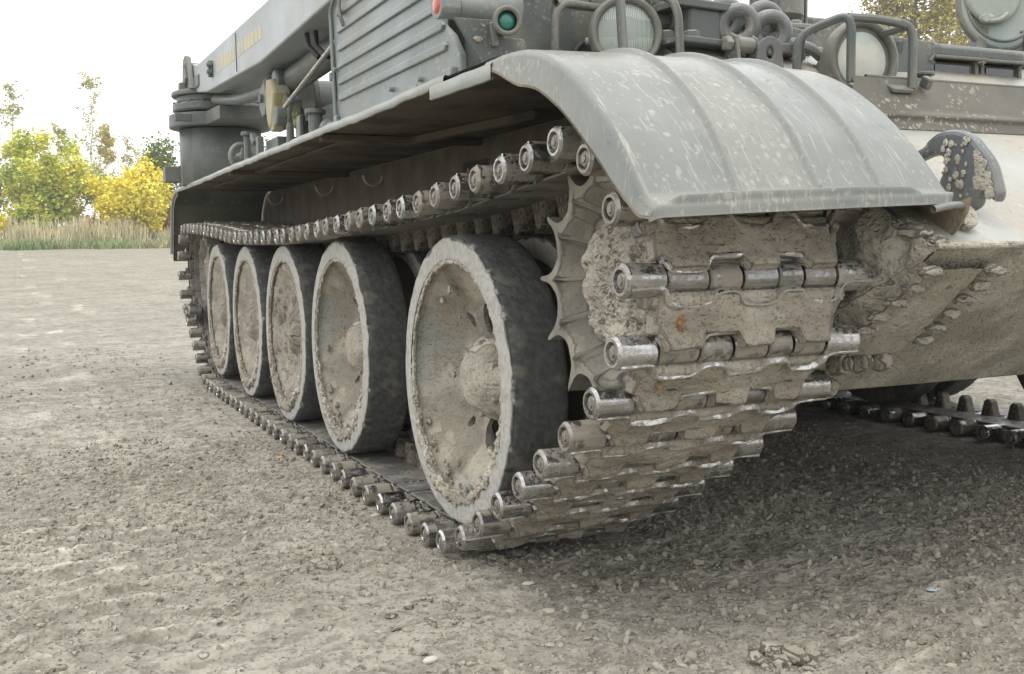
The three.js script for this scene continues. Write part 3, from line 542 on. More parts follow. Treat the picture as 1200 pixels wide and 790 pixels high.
// ---------------------------------------------------------------- hull
const HX0 = .535, HX1 = 2.505, HM = 1.52;
{
  const h = mesh('hull', slab([[-5.3, .70], [-4.7, .455], [.70, .465], [1.205, .822], [.20, 1.397], [-.2, 1.405], [-5.3, 1.405]], HX0, HX1, .006), M.hull, tank);
  // nose: bright dusty upper plate and muddy lower plate as skins a little proud of the armour
  mesh('lower_plate', grid(120, 44, (u, v) => { const x = lerp(HX0 + .006, HX1 - .006, u), y = lerp(.818, .475, v), z = 1.203 - (.82 - y) * 1.415; const d = .006 + .004 * fbm(x * 6, y * 9, 1, 3); return [x, y - d * .8, z + d * .57]; }), M.noseMud, h);
  mesh('upper_plate', grid(90, 50, (u, v) => { const x = lerp(HX0 + .004, HX1 - .004, u), y = lerp(.822, 1.392, v), z = 1.205 - (y - .822) * 1.748; const d = .005 + .002 * fbm(x * 5, y * 7, 3, 3) * (1 - v); return [x, y + d * .87, z + d * .5]; }), M.glacis, h);
  // bolted, mud-caked strip of the side drive on the lower plate and the side of the nose
  const P = (x, y, d = 0) => { const z = 1.203 - (.82 - y) * 1.415; return [x, y - d * .82, z + d * .57]; };
  mesh('bolted_plate', grid(60, 60, (u, v) => { const y = lerp(.80, .585, v), x = lerp(.53, .70 + .055 * sm(0, .75, v) + .006 * nz(v * 9, 2, 1), u); const e = Math.min(1, Math.min(u, 1 - u) * 12) * Math.min(1, (1 - v) * 12); return P(x, y, .008 + (.022 + .008 * fbm(x * 22, y * 22, 1, 3)) * e); }), M.noseMud, h);
  seed = 41; let bs = [];
  for (let i = 0; i < 6; i++) { const t = i / 5; for (const [x0, x1] of [[.548, .548], [.722, .765]]) { const y = lerp(.795, .635, t); const q = P(lerp(x0, x1, t), y, .03); bs.push(lump(.022, q, [1.35, .62, .66], .35, 3)); } }
  for (const x of [.575, .64, .70]) bs.push(lump(.03, P(x, .590, .035), [.8, .95, .9], .25, 3));
  for (const x of [.585, .65]) bs.push(lump(.029, P(x, .512, .025), [.85, .95, .9], .25, 3));
  for (const b of bs) mesh('muddy_bolt', b, M.noseMud, h);
  bs = []; for (let i = 0; i < 14; i++) { const t = rnd(); bs.push(lump(rr(.014, .034), P(rr(.535, .58), lerp(.62, .50, t), .012), [1, .9, .8], .6, 3)); }
  for (let i = 0; i < 7; i++) bs.push(lump(rr(.01, .02), [HX0 - .008, rr(.5, .78), rr(.84, 1.08)], [.5, 1, 1], .6, 2));
  mesh('mud_clods', bs, M.mud, h).userData.kind = 'stuff';
  mesh('ridge', cyl(.008, HX1 - HX0 - .01, [HM, .8215, 1.204], 'x', 12), M.noseMud, h);
  // round drive housing behind the toothed wheel, buried in mud
  const lowY = z => z < .70 ? .47 : Math.min(.82, .467 + (z - .70) * .7), topY = z => Math.min(1.24, .822 + (1.205 - z) * .577);
  mesh('mud_crust', grid(150, 110, (u, v) => { const z = lerp(.42, 1.212, u), y = lerp(lowY(z) - .01, topY(z), v); const e = Math.min(1, Math.min(v, 1 - v) * 10) * Math.min(1, u * 6) * Math.min(1, (1 - u) * 14); const dome = .030 * Math.max(0, 1 - ((z - .86) ** 2 + (y - .72) ** 2) / .09); return [HX0 - .004 - e * (.010 + dome + .030 * Math.max(-.3, fbm(z * 9, y * 9, 6, 4)) + .008 * (1 - Math.abs(2 * nz(z * 16, y * 16, 1))) + .006 * fbm(z * 40, y * 40, 2, 3)), y, z]; }), M.noseMud, h);
  seed = 67; bs = []; for (let i = 0; i < 14; i++) { const z = rr(.95, 1.19), x = rr(HX0, HX0 + .055); bs.push(lump(rr(.012, .03), [x, .822 + (1.205 - z) * .577 - .004, z], [1.1, .6, 1.1], .35, 3)); } mesh('mud_clods', bs, M.noseMud, h).userData.kind = 'stuff';
  // stub lug beside the front mudguard
  mesh('lug', [cyl(.026, .10, [.665, .862, 1.125], [1.15, 0, .15], 24, .12), lump(.02, [.64, .875, 1.09], [1.2, 1, 1], .4, 2)], M.noseMud, h);
  // suspension arms and stops
  const arms = WZ.map((z, k) => slab([[z - .05, WY[k] - .05], [z + .06, WY[k] - .04], [z + .36, .52], [z + .36, .64], [z + .24, .64]], .42, .50, .01)).concat(WZ.map(z => cyl(.09, .12, [.48, .58, z + .3], 'x', 24)));
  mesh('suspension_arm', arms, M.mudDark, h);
  // U-shaped grab handles on the hull side
  for (const z of [-4.35, -3.1, -2.2]) mesh('grab_handle', put(new THREE.TorusGeometry(.047, .008, 8, 24, Math.PI), [HX0 - .054, 1.185, z], [Math.PI, 0, 0]), M.handle, h);
  // chalk number on the hull side
  const cv = document.createElement('canvas'); cv.width = 256; cv.height = 128; const cx = cv.getContext('2d'); cx.fillStyle = '#3a342b'; cx.fillRect(0, 0, 256, 128); cx.save(); cx.transform(1, 0, -.12, 1, 14, 0); cx.font = '104px sans-serif'; cx.fillStyle = '#a49f92'; cx.fillText('1834', 14, 100); cx.restore();
  const ct = new THREE.CanvasTexture(cv); ct.colorSpace = THREE.SRGBColorSpace;
  // hull side skin (dark, dusty)
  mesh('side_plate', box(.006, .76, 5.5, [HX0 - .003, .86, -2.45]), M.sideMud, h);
  const dec = new THREE.Mesh(new THREE.PlaneGeometry(.24, .12).rotateY(-Math.PI / 2), new THREE.MeshStandardMaterial({ map: ct, roughness: .9 })); dec.name = 'chalk_number'; dec.position.set(HX0 - .010, 1.105, -1.05); h.add(dec);
}
// far side mudguard
{
  const f = mesh('mudguard', [box(.64, .016, 5.3, [2.505 + .31, 1.243, -2.1]), grid(20, 30, (u, v) => { const a = v * 1.25; return [lerp(2.5, 3.14, u), 1.25 - .55 * (1 - Math.cos(a)), .54 + .62 * Math.sin(a)]; })], M.fender, tank);
}

// ---------------------------------------------------------------- near mudguard: flat run, curved front, rear flap
{
  const fl = group('mudguard', tank); fl.userData.label = 'long near mudguard with dented edge, ribbed rounded front and rear flap';
  const wob = (z, s = 0) => .004 * nz(z * 2.3, s, 0) + .0025 * nz(z * 9, s, 3);
  // plate
  mesh('top_plate', [grid(12, 240, (u, v) => { const z = lerp(-4.72, .555, v), x = lerp(-.098, HX0 + .002, u); return [x, 1.252 + wob(z) * (1 - u), z]; }), ], M.fender, fl);
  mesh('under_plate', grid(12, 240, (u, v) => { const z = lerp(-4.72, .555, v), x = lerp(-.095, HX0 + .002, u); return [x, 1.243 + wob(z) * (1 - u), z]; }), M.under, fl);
  // rolled outer edge: bent strip
  const edge = (z0, z1, y0, hh, x0, nseg) => grid(6, nseg, (u, v) => { const z = lerp(z0, z1, v), a = [[.02, 0], [.002, .003], [-.003, -.003], [-.003, -hh * .5], [-.003, -hh], [.003, -hh - .002], [.004, -hh + .006]][Math.round(u * 6)]; return [x0 + a[0] + wob(z, 7) * .8, y0 + a[1] + wob(z) + .003 * nz(z * 14, 5, 1) * (u > .5 ? 1 : 0), z]; });
  mesh('edge_strip', [edge(-4.74, .24, 1.255, .024, -.100, 220), edge(.16, .545, 1.238, .034, -.106, 40), box(.03, .004, .04, [-.085, 1.258, .20])], M.fender, fl);
  // stiffener bars under the plate
  mesh('stiffener', [box(.05, .012, 3.0, [.06, 1.234, -2.55]), box(.035, .03, .9, [.30, 1.226, -.6], [0, .12, 0]), box(.62, .025, .04, [.22, 1.228, -1.0]), box(.62, .025, .04, [.22, 1.228, -2.8])], M.under, fl);
  // rear flap: bent down behind the rear wheel
  const flap = k => grid(16, 40, (u, v) => { const a = Math.min(1, v * 2.2) * 1.2, l = Math.max(0, v - .45) * .62; const x = lerp(-.09, .52, u) ; return [x, 1.252 - k - .24 * (1 - Math.cos(a)) - l * .95, -4.72 - .30 * Math.sin(a) - l * .3 + .01 * nz(x * 6, v * 6, 2)]; });
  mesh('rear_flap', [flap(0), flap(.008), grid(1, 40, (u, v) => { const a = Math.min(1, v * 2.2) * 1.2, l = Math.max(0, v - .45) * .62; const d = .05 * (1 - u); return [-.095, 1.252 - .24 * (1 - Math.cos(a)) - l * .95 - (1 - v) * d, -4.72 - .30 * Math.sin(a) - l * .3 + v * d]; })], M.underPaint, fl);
  mesh('edge_strip', tube([[-.095, 1.25, -4.72], [-.097, 1.20, -4.93], [-.097, 1.12, -5.02], [-.097, .95, -5.09], [-.097, .82, -5.13]], .011, 40, 8), M.fender, fl);
  // --- front mudguard shell
  const prof = new THREE.CatmullRomCurve3([[.50, 1.250], [.60, 1.248], [.70, 1.239], [.80, 1.214], [.88, 1.178], [.945, 1.138], [1.01, 1.091], [1.07, 1.038], [1.115, .986], [1.152, .940], [1.175, .914], [1.193, .904], [1.212, .896], [1.218, .875]].map(p => V(0, p[1], p[0])), false, 'centripetal');
  const RB = [[.135, .075], [.305, .262], [.455, .415]];   // x of each rib at the top and where it fades out
  const C0 = V(0, .80, .62);
  const shell = k => grid(260, 200, (u, v) => {
    // u across (with flanges at both ends), v along
    const t = Math.pow(v, .95); const q = prof.getPoint(t), tg = prof.getTangent(t); const n = V(0, tg.z, -tg.y); if (n.y < 0 && n.z < 0) n.negate();   // outward
    const wl = .006 + .050 * sm(.0, .16, t) * (1 - sm(.50, .93, t)) + .004 * nz(t * 9, 2, 2) * sm(0, .2, t), wr = .012 + .085 * sm(.35, .95, t);
    let x, drop = 0; const x0 = -.104, x1 = .630 - .014 * sm(.84, 1, t);
    if (u < .12) { const s = u / .12; const a = sm(.55, 1, s); x = x0 + .016 * (1 - Math.cos(a * Math.PI / 2)); drop = -(1 - Math.min(1, s / .55)) * wl - .014 * (1 - Math.sin(a * Math.PI / 2)); if (s < .55) x = x0 - .003 * (1 - s / .55); }
    else if (u > .92) { const s = (1 - u) / .08; x = x1 - .03 * (1 - Math.cos(sm(.4, 1, s) * Math.PI / 2)); drop = -(1 - s) * wr - .018 * (1 - sm(.3, 1, s)); }
    else { const s = (u - .12) / .80; x = lerp(x0 + .016, x1 - .03, s); }
    const xm = (x - x0) / (x1 - x0); let d = drop + .009 * Math.sin(Math.PI * Math.min(1, Math.max(0, xm))) * (1 - .6 * sm(.75, 1, t));
    for (const [ra, rb] of RB) { const xr = lerp(ra, rb, sm(.0, 1.02, t * 1.0)); const w = (x - xr) / .0085; d += .0125 * Math.exp(-w * w) * sm(.02, .1, t) * (1 - sm(.80, .87, t)); }
    d += .013 * Math.exp(-(((t - .895) / .016) ** 2)) * sm(-.085, -.05, x) * (1 - sm(.47, .52, x)); // swage across the front
    d += .004 * fbm(x * 3, t * 4, 1, 2); d -= k;
    const rise = .030 * sm(.5, 1, t) * xm;   // the right-hand end is bent up a little
    return [x, q.y + n.y * d + rise, q.z + n.z * d - .02 * sm(.6, 1, t) * xm];
  });
  const sh = mesh('front_shell', shell(0), M.fenderFront, fl);
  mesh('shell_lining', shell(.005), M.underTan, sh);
  mesh('end_flange', slab([[1.222, .915], [1.215, .885], [1.19, .850], [1.14, .815], [1.10, .815], [1.02, .87], [.96, .96], [1.0, 1.04], [1.06, 1.01], [1.13, .945], [1.18, .905]], .607, .612, .001), M.underTan, sh);
  mesh('rolled_lip', tube([[.53, .892, 1.204], [.585, .900, 1.206], [.612, .896, 1.202], [.614, .872, 1.190], [.612, .835, 1.158], [.611, .815, 1.13]], .0075, 40, 8), M.fenderFront, sh);
}
const paintP = M.fender;

// ---------------------------------------------------------------- ribbed locker on the mudguard
{
  const b = group('ribbed_locker', tank);
  // front end is cut back in steps as in the pressed sheet
  mesh('locker_body', slab([[-.90, 1.262], [.225, 1.262], [.222, 1.315], [.165, 1.375], [.10, 1.412], [.085, 1.75], [-.955, 1.75]], -.05, -.030, .006), M.paint, b);
  mesh('locker_back', box(.25, .48, .84, [.095, 1.507, -.48]), M.paintDark, b);
  const ribs = [[1.66, -.885, .02], [1.605, -.875, .06], [1.55, -.868, .075], [1.495, -.864, .09], [1.44, -.860, .09], [1.385, -.857, .13], [1.33, -.855, .135]];
  const R2 = [[1.688, .02], [1.633, .05], [1.578, .07], [1.517, .085], [1.460, .09], [1.405, .115], [1.350, .135]];
  for (const [y, z1] of R2) mesh('pressed_rib', slab([[-.862, y - .012], [z1, y - .012], [z1 + .012, y], [z1, y + .012], [-.862, y + .012], [-.874, y]], -.0585, -.046, .0055), M.paint, b);
  mesh('edge_rod', [rod([[-.058, 1.268, -.905], [-.058, 1.60, -.935], [-.058, 1.66, -.94], [-.058, 1.69, -.88], [-.058, 1.75, -.80]], .007, .03), box(.012, .03, .04, [-.058, 1.278, -.90])], M.paint, b);
  const latch = group('latch', b); latch.position.set(-.06, 1.665, -.78);
  mesh('hook', [rod([[0, .09, -.02], [-.008, .02, -.01], [-.012, -.05, .0], [0, -.09, .005]], .007, .02), box(.012, .05, .02, [-.002, .03, -.03]), cyl(.012, .012, [-.006, -.04, -.03], 'x', 12)], M.frame, latch);
  mesh('hinge', [box(.02, .024, .07, [-.058, 1.275, .17]), box(.012, .018, .05, [-.056, 1.273, -.10]), cyl(.007, .02, [-.055, 1.30, -.30], 'x', 10), cyl(.007, .02, [-.055, 1.292, -.05], 'x', 10), cyl(.007, .02, [-.055, 1.45, -.89], 'x', 10), box(.02, .03, .02, [-.062, 1.43, -.925])], M.paint, b);
}
// large box behind the left headlight, with the angled lamp plate in front of it
{
  const w = mesh('equipment_box', box(.56, .62, .52, [.315, 1.565, -.20], [0, 0, 0], .012), M.paintDark, tank);
  mesh('seam', [box(.01, .60, .006, [.30, 1.56, .062])], M.paintDark, w);
  mesh('box_bolts', [.09, .16, .23].flatMap(x => [hexBolt(.010, .012, [x, 1.52, .064], 'z'), hexBolt(.010, .012, [x + .26, 1.52, .064], 'z')]), M.paintDark, w).userData.kind = 'stuff';
  const pl = new THREE.Shape([[-.095, 1.385], [.028, 1.385], [.035, 1.345], [.088, 1.345], [.095, 1.335], [.095, 1.262], [-.01, 1.258]].map(p => new THREE.Vector2(p[0], p[1])));
  const pg = new THREE.ExtrudeGeometry(pl, { depth: .006, bevelEnabled: true, bevelSize: .002, bevelThickness: .002, bevelSegments: 1 }); pg.translate(0, 0, .295);
  const plate = mesh('lamp_plate', pg, M.paintDark, tank);
  mesh('mud_fleck', [lump(.009, [-.035, 1.338, .304], [1.5, .9, .4], .3, 2), lump(.004, [-.02, 1.37, .304], [1, 1, .5], .3, 1), lump(.005, [.03, 1.30, .304], [1, 1, .5], .3, 1), lump(.004, [.055, 1.31, .304], [1, 1, .5], .3, 1), lump(.003, [.012, 1.335, .304], [1, 1, .5], .3, 1)], M.mudLight, plate);
  const ml = group('marker_lamp', tank); ml.userData.label = 'small round marker lamp with green lens'; ml.position.set(.020, 1.374, .345); ml.rotation.set(.05, -.22, 0);
  mesh('housing', [put(lathe([[0, -.06], [.020, -.055], [.026, -.03], [.030, .0], [.034, .02], [.034, .026], [.029, .029], [.024, .022]], 32), [0, 0, 0], [Math.PI / 2, 0, 0]), box(.018, .06, .03, [-.022, -.025, -.035], [0, 0, .15])], M.frame, ml);
  mesh('lens', new THREE.SphereGeometry(.023, 28, 14, 0, 6.2832, 0, 1.3).rotateX(Math.PI / 2).scale(1, 1, .5).translate(0, 0, .012), M.green, ml);
  mesh('rim', new THREE.TorusGeometry(.030, .0065, 8, 32).translate(0, 0, .026), M.rimGrey, ml);
  // horizontal pipe elbow with a red lens at its outer end
  const rl = group('side_lamp', tank); rl.userData.label = 'pipe-shaped side lamp with red lens at the top edge of the photo'; rl.position.set(-.060, 1.428, .235); rl.rotation.set(0, .06, .03);
  mesh('housing', [cyl(.032, .052, [-.028, 0, 0], 'x', 28, .12), cyl(.034, .010, [-.052, 0, 0], 'x', 28), put(lathe([[.0, 0], [.027, 0], [.034, .05], [.050, .085], [.052, .16], [0, .16]], 28), [0, 0, 0], [0, 0, -Math.PI / 2])], M.paint, rl);
  mesh('lens', new THREE.SphereGeometry(.027, 24, 12, 0, 6.2832, 0, 1.2).scale(1, .45, 1).rotateZ(Math.PI / 2).translate(-.050, 0, 0), M.red, rl);
  const cb = mesh('cable', [rod([[.01, 1.40, .16], [-.005, 1.37, .20], [.0, 1.335, .24], [.01, 1.30, .25], [.03, 1.27, .26]], .009, .03), tube([[.09, 1.272, .34], [.13, 1.30, .36], [.17, 1.315, .33], [.22, 1.31, .28]], .010, 24)], M.blackRubber, tank);
  mesh('red_sleeve', rod([[-.004, 1.345, .235], [.010, 1.322, .25]], .010, .01), M.red, cb);
}

// ---------------------------------------------------------------- headlights inside tube guards
function headlight(p, ry, rx, clear, label) {
  const h = group('headlight', tank); h.userData.label = label; h.position.set(...p); h.rotation.order = 'YXZ'; h.rotation.set(rx, ry, 0);
  const R = .088;
  mesh('housing', put(lathe([[0, -.135], [.022, -.132], [.034, -.12], [.040, -.095], [.062, -.06], [.078, -.03], [.084, -.012], [.085, .012], [.0, .012]], 48), [0, 0, 0], [Math.PI / 2, 0, 0]), M.frame, h);
  mesh('rim', put(lathe([[.082, -.014], [R, -.010], [R + .003, .004], [R + .001, .022], [R - .006, .026], [.074, .020], [.072, .010], [.078, .004]], 56), [0, 0, 0], [Math.PI / 2, 0, 0]), M.frame, h);
  if (clear) {
    mesh('reflector', put(lathe([[.004, -.045], [.03, -.040], [.055, -.022], [.074, .006]], 48), [0, 0, .0], [Math.PI / 2, 0, 0]), M.reflector, h);
    mesh('bulb', new THREE.SphereGeometry(.011, 16, 10).translate(0, 0, -.02), M.lensDust, h);
    mesh('lens', put(lathe([[0, .026], [.03, .024], [.055, .018], [.074, .010]], 48), [0, 0, 0], [Math.PI / 2, 0, 0]), M.lens, h);
    // moulded flutes of the glass
    const fl = []; for (let i = -15; i <= 15; i++) { const x = i * .0046, hh = Math.sqrt(Math.max(0, .071 ** 2 - x * x)); const zt = .027 - .016 * (x / .074) ** 2; for (const s of [-1, 1]) { const y0 = s < 0 ? -hh : Math.max(.030, hh - .034), y1 = s < 0 ? Math.min(-.012, -hh + .052) : hh; if (y1 - y0 > .006) { const pts = []; for (let k = 0; k <= 4; k++) { const y = lerp(y0, y1, k / 4), r = Math.hypot(x, y); pts.push([x, y, .0262 - .0158 * (r / .074) ** 2]); } fl.push(tube(pts, .0011, 6, 5)); } } }
    mesh('lens_flutes', fl, M.flute, h);
  } else mesh('lens', put(lathe([[0, .020], [.03, .018], [.055, .014], [.076, .008]], 48), [0, 0, 0], [Math.PI / 2, 0, 0]), M.lensDust, h);
  mesh('clip', [box(.014, .016, .012, [0, R + .001, .01]), box(.016, .014, .02, [.03, -R + .002, .012])], M.frame, h);
  mesh('foot', [cyl(.016, .12, [0, -.085, -.05], 'y', 16), box(.07, .012, .07, [0, -.14, -.05])], M.frame, h);
  mesh('cable', tube([[-.02, -.01, -.128], [-.05, .015, -.14], [-.085, -.005, -.13], [-.10, -.05, -.12], [-.09, -.10, -.11]], .009, 24), M.blackRubber, h);
  mesh('cable_nut', [hexBolt(.012, .02, [-.03, .005, -.134], [0, 0, 1.2]), cyl(.013, .03, [-.052, .012, -.14], 'x', 14)], M.lug, h);
  return h;
}
headlight([.415, 1.392, .245], -.26, -.04, true, 'left headlight with clear fluted glass inside a tube guard').scale.setScalar(1.1);
headlight([1.000, 1.318, .490], -.13, -.03, false, 'right headlight with dusty glass inside a tube guard').scale.setScalar(1.2);
{
  const g1 = mesh('headlight_guard', [
    rod([[.235, 1.255, .19], [.238, 1.44, .185], [.262, 1.475, .19], [.50, 1.478, .13], [.60, 1.478, .12]], .0115, .03),
    rod([[.322, 1.255, .40], [.322, 1.50, .375], [.40, 1.53, .33]], .0125, .03),
    rod([[.519, 1.255, .36], [.519, 1.44, .345], [.510, 1.482, .32], [.385, 1.535, .10], [.30, 1.545, .05]], .0115, .03),
    rod([[.238, 1.472, .19], [.31, 1.476, .16], [.43, 1.478, .14], [.55, 1.476, .12]], .010, .02)], M.frame, tank);
  g1.userData.label = 'tube guard round the left headlight';
  const g2 = mesh('headlight_guard', [
    rod([[.765, 1.20, .52], [.765, 1.345, .52], [.79, 1.375, .525], [.862, 1.408, .58], [.872, 1.395, .60], [.872, 1.24, .60]], .0115, .028),
    rod([[.872, 1.405, .585], [.95, 1.402, .61], [1.02, 1.385, .645], [1.026, 1.36, .655], [1.03, 1.225, .65]], .0115, .028),
    rod([[.80, 1.372, .50], [.86, 1.362, .42], [.95, 1.352, .32]], .0105, .02),
    rod([[1.02, 1.383, .645], [1.06, 1.39, .50], [1.09, 1.385, .38]], .0105, .02),
    box(.07, .012, .05, [.99, 1.226, .64], [.5, 0, 0]), box(.02, .03, .03, [1.07, 1.24, .66], [.5, 0, 0])], M.frame, tank);
  g2.userData.label = 'tube guard round the right headlight';
}

// ---------------------------------------------------------------- fittings on the nose deck
{
  // T-shaped cast stand between the headlights
  const st = mesh('cast_stand', [box(.115, .105, .10, [.655, 1.425, .22], [0, .1, 0], .01), box(.20, .022, .13, [.650, 1.482, .22], [0, .1, .0], .004), box(.26, .018, .20, [.64, 1.372, .24], [0, .1, 0], .005)], M.frame, tank);
  mesh('bolts', [hexBolt(.020, .03, [.545, 1.395, .25], 'y'), hexBolt(.022, .028, [.585, 1.388, .31], 'y'), cyl(.03, .006, [.545, 1.382, .25], 'y', 20), cyl(.034, .006, [.585, 1.379, .31], 'y', 20)], M.chain, st);
  // pin clamp with two ears
  const cl = group('pin_clamp', tank); cl.position.set(.735, 1.365, .335); cl.rotation.set(0, .12, 0);
  for (const x of [-.038, .038]) mesh('ear', slab([[-.04, -.08], [.035, -.08], [.022, .0], [.018, .022], [.0, .034], [-.018, .022], [-.022, 0]], x - .006, x + .006, .003), M.paintDark, cl);
  mesh('pin', [cyl(.022, .062, [0, .005, 0], 'x', 20), cyl(.014, .14, [0, .005, 0], 'x', 16), hexBolt(.02, .022, [-.058, .005, 0]), hexBolt(.02, .022, [.062, .0, 0])], M.chain, cl);
  mesh('base', box(.14, .018, .09, [0, -.075, -.01]), M.paintDark, cl);
  // lifting eye
  const eye = new THREE.Shape(); eye.moveTo(-.038, -.05); eye.lineTo(-.03, .01); eye.absarc(0, .012, .031, Math.PI, 0, true); eye.lineTo(.038, -.05); const ho = new THREE.Path(); ho.absellipse(0, .002, .013, .022, 0, Math.PI * 2); eye.holes.push(ho);
  const eg = new THREE.ExtrudeGeometry(eye, { depth: .014, bevelEnabled: true, bevelSize: .003, bevelThickness: .003, bevelSegments: 2, curveSegments: 20 }); put(eg, [.800, 1.345, .36], [0, -.3, 0]);
  mesh('lifting_eye', eg, M.chain, tank);
  // rollers and a horn behind the left headlight
  mesh('cable_roller', [cyl(.030, .10, [.545, 1.452, .17], [0, 0, Math.PI / 2], 24), cyl(.043, .02, [.495, 1.452, .17], 'x', 28), cyl(.043, .02, [.60, 1.452, .17], 'x', 28), cyl(.04, .06, [.53, 1.515, .12], 'x', 24), box(.03, .12, .06, [.60, 1.42, .12])], M.frame, tank);
  // stowed drive parts behind: hub rings, brackets and a beam
  mesh('deck_beam', [tube([[.50, 1.60, -.1], [.62, 1.545, .02], [.75, 1.50, .10], [.88, 1.475, .12]], .022, 20), tube([[.52, 1.66, -.15], [.70, 1.575, -.05], [.86, 1.53, .05], [.99, 1.50, .08]], .026, 20)], M.frame, tank);
  mesh('dome_nut', [lump(.03, [.70, 1.535, .02], [1.6, .5, 1.2], .1, 2), hexBolt(.024, .03, [.78, 1.53, .0], 'y'), cyl(.07, .014, [.78, 1.512, .0], 'y', 24), hexBolt(.024, .03, [1.12, 1.50, .08], 'y'), cyl(.08, .016, [1.11, 1.482, .08], 'y', 24)], M.chain, tank);
  mesh('valve_block', [box(.10, .07, .10, [.98, 1.41, .22], [0, .3, 0]), cyl(.028, .09, [.93, 1.44, .24], 'x', 18), box(.05, .05, .05, [1.05, 1.43, .2]), cyl(.03, .05, [.90, 1.40, .28], 'z', 18), box(.09, .03, .06, [.90, 1.37, .30], [0, .5, 0]), cyl(.018, .16, [1.06, 1.40, .18], 'x', 14)], M.frame, tank);
  // pan-shaped cover at the top edge, with an aerial rod
  mesh('pan_cover', [cyl(.075, .10, [1.11, 1.565, .02], 'y', 30, .3), box(.02, .12, .02, [1.01, 1.56, .02]), cyl(.006, .5, [1.19, 1.70, .05], 'y', 8), box(.05, .02, .04, [1.19, 1.50, .05])], M.frame, tank);
  // heavy plate fin right of the right guard
  mesh('fin_plate', [slab([[.30, 1.30], [.33, 1.42], [.24, 1.455], [.05, 1.46], [-.02, 1.42], [0, 1.33]], 1.30, 1.325, .004), box(.30, .115, .022, [1.32, 1.378, .31], [0, .1, 0], .012)], M.paintDark, tank);
  // wave board across the glacis
  const sp = group('wave_board', tank); sp.userData.label = 'dark mud-spattered wave board standing across the nose plate';
  const yA = x => 1.244 - .0 * x;
  mesh('board', grid(90, 30, (u, v) => { const x = lerp(.86, 2.36, u) - .10 * (1 - v) * sm(.06, 0, u), f = Math.abs(x - HM) ; const y = lerp(1.112, 1.252, v); const z = .712 - .085 * v + .012 * Math.exp(-(((v - .27) / .06) ** 2)); return [x, y, z]; }), M.paintSplash, sp);
  mesh('board', grid(30, 8, (u, v) => [lerp(.86, 2.36, u), lerp(1.112, 1.252, v), .700 - .085 * v]), M.paintSplash, sp);
  mesh('top_edge', [rod([[.90, 1.252, .622], [2.36, 1.252, .622]], .006, .01)], M.paintSplash, sp);
  mesh('stay', [box(.03, .02, .22, [1.02, 1.236, .54], [.45, 0, 0]), box(.03, .02, .22, [2.1, 1.236, .54], [.45, 0, 0]), cyl(.018, .035, [1.165, 1.265, .56], 'y', 14), cyl(.028, .008, [1.165, 1.282, .56], 'y', 14)], M.frame, sp);
  // driver's periscopes and their hoods
  for (const [x, w] of [[1.565, .16], [1.770, .135]]) {
    const pr = group('periscope', tank); pr.position.set(x, 1.366, .275); pr.rotation.y = -.04;
    mesh('housing', [box(w + .03, .055, .09, [0, -.01, -.04], [0, 0, 0], .006), box(.016, .07, .10, [-w / 2 - .012, 0, -.03]), box(.016, .07, .10, [w / 2 + .012, 0, -.03])], M.frame, pr);
    mesh('hood', [box(w + .045, .009, .12, [0, .030, -.01], [.10, 0, 0], .003), box(.03, .008, .11, [-w / 2 - .028, .020, -.012], [0, 0, .7], .002)], M.frame, pr);
    mesh('window', box(w - .02, .036, .006, [0, -.008, .008]), M.glassDark, pr);
  }
  mesh('hinge_tube', [cyl(.028, .80, [1.93, 1.428, .20], 'x', 24, .2), cyl(.032, .04, [1.56, 1.428, .20], 'x', 24), box(.05, .07, .06, [1.50, 1.405, .20]), rod([[1.38, 1.365, .30], [1.44, 1.385, .24], [1.46, 1.41, .18]], .012, .02), rod([[1.36, 1.355, .26], [1.42, 1.362, .30], [1.47, 1.375, .30]], .009, .02)], M.frame, tank);
  // round hatch cover standing open at the top right
  const hc = group('hatch_cover', tank); hc.userData.label = 'round hatch cover standing open above the periscopes'; hc.position.set(2.09, 1.655, .0); hc.rotation.set(-.12, -.28, .05);
  mesh('plate', [put(lathe([[0, -.03], [.13, -.03], [.150, -.022], [.155, 0], [.150, .014], [.125, .018], [.12, .010], [0, .010]], 56), [0, 0, 0], [Math.PI / 2, 0, 0])], M.teal, hc);
  mesh('rim', [new THREE.TorusGeometry(.152, .012, 10, 56), new THREE.TorusGeometry(.13, .006, 8, 56, 3.6).rotateZ(3.1).translate(0, 0, .016)], M.frame, hc);
  mesh('handle', [put(lathe([[0, 0], [.105, 0], [.108, .012], [.095, .020], [0, .020]], 40), [-.035, .04, .012], [Math.PI / 2, 0, 0]), lump(.02, [-.075, -.05, .035], [1.5, .7, .7], .2, 2), rod([[-.085, -.06, .035], [-.04, -.065, .05], [.0, -.04, .04]], .008, .02), cyl(.016, .02, [-.085, -.052, .04], 'z', 16)], M.teal, hc);
  mesh('arm', [box(.04, .18, .05, [-.10, -.16, -.01], [0, 0, -.3]), box(.05, .16, .06, [.10, -.17, -.01], [0, 0, .2]), box(.20, .05, .05, [0, -.165, -.02])], M.frame, hc);
  // tow hook
  const hk = mesh('tow_hook', slab(new THREE.SplineCurve([[.90, 1.025], [.965, 1.036], [.985, 1.052], [1.015, 1.066], [1.06, 1.066], [1.098, 1.050], [1.124, 1.025], [1.151, .991], [1.168, .945], [1.171, .925], [1.164, .910], [1.150, .918], [1.135, .928], [1.124, .922], [1.115, .902], [1.09, .893], [1.05, .905], [1.022, .935], [1.018, .961], [1.028, .980], [1.030, 1.000], [1.020, 1.014], [.985, 1.016], [.90, .99]].map(p => new THREE.Vector2(p[0], p[1]))).getPoints(90).map(p => [p.x, p.y])  , .738, .772, .010), M.paintHook, tank);
  hk.userData.label = 'cast tow hook splashed with mud';
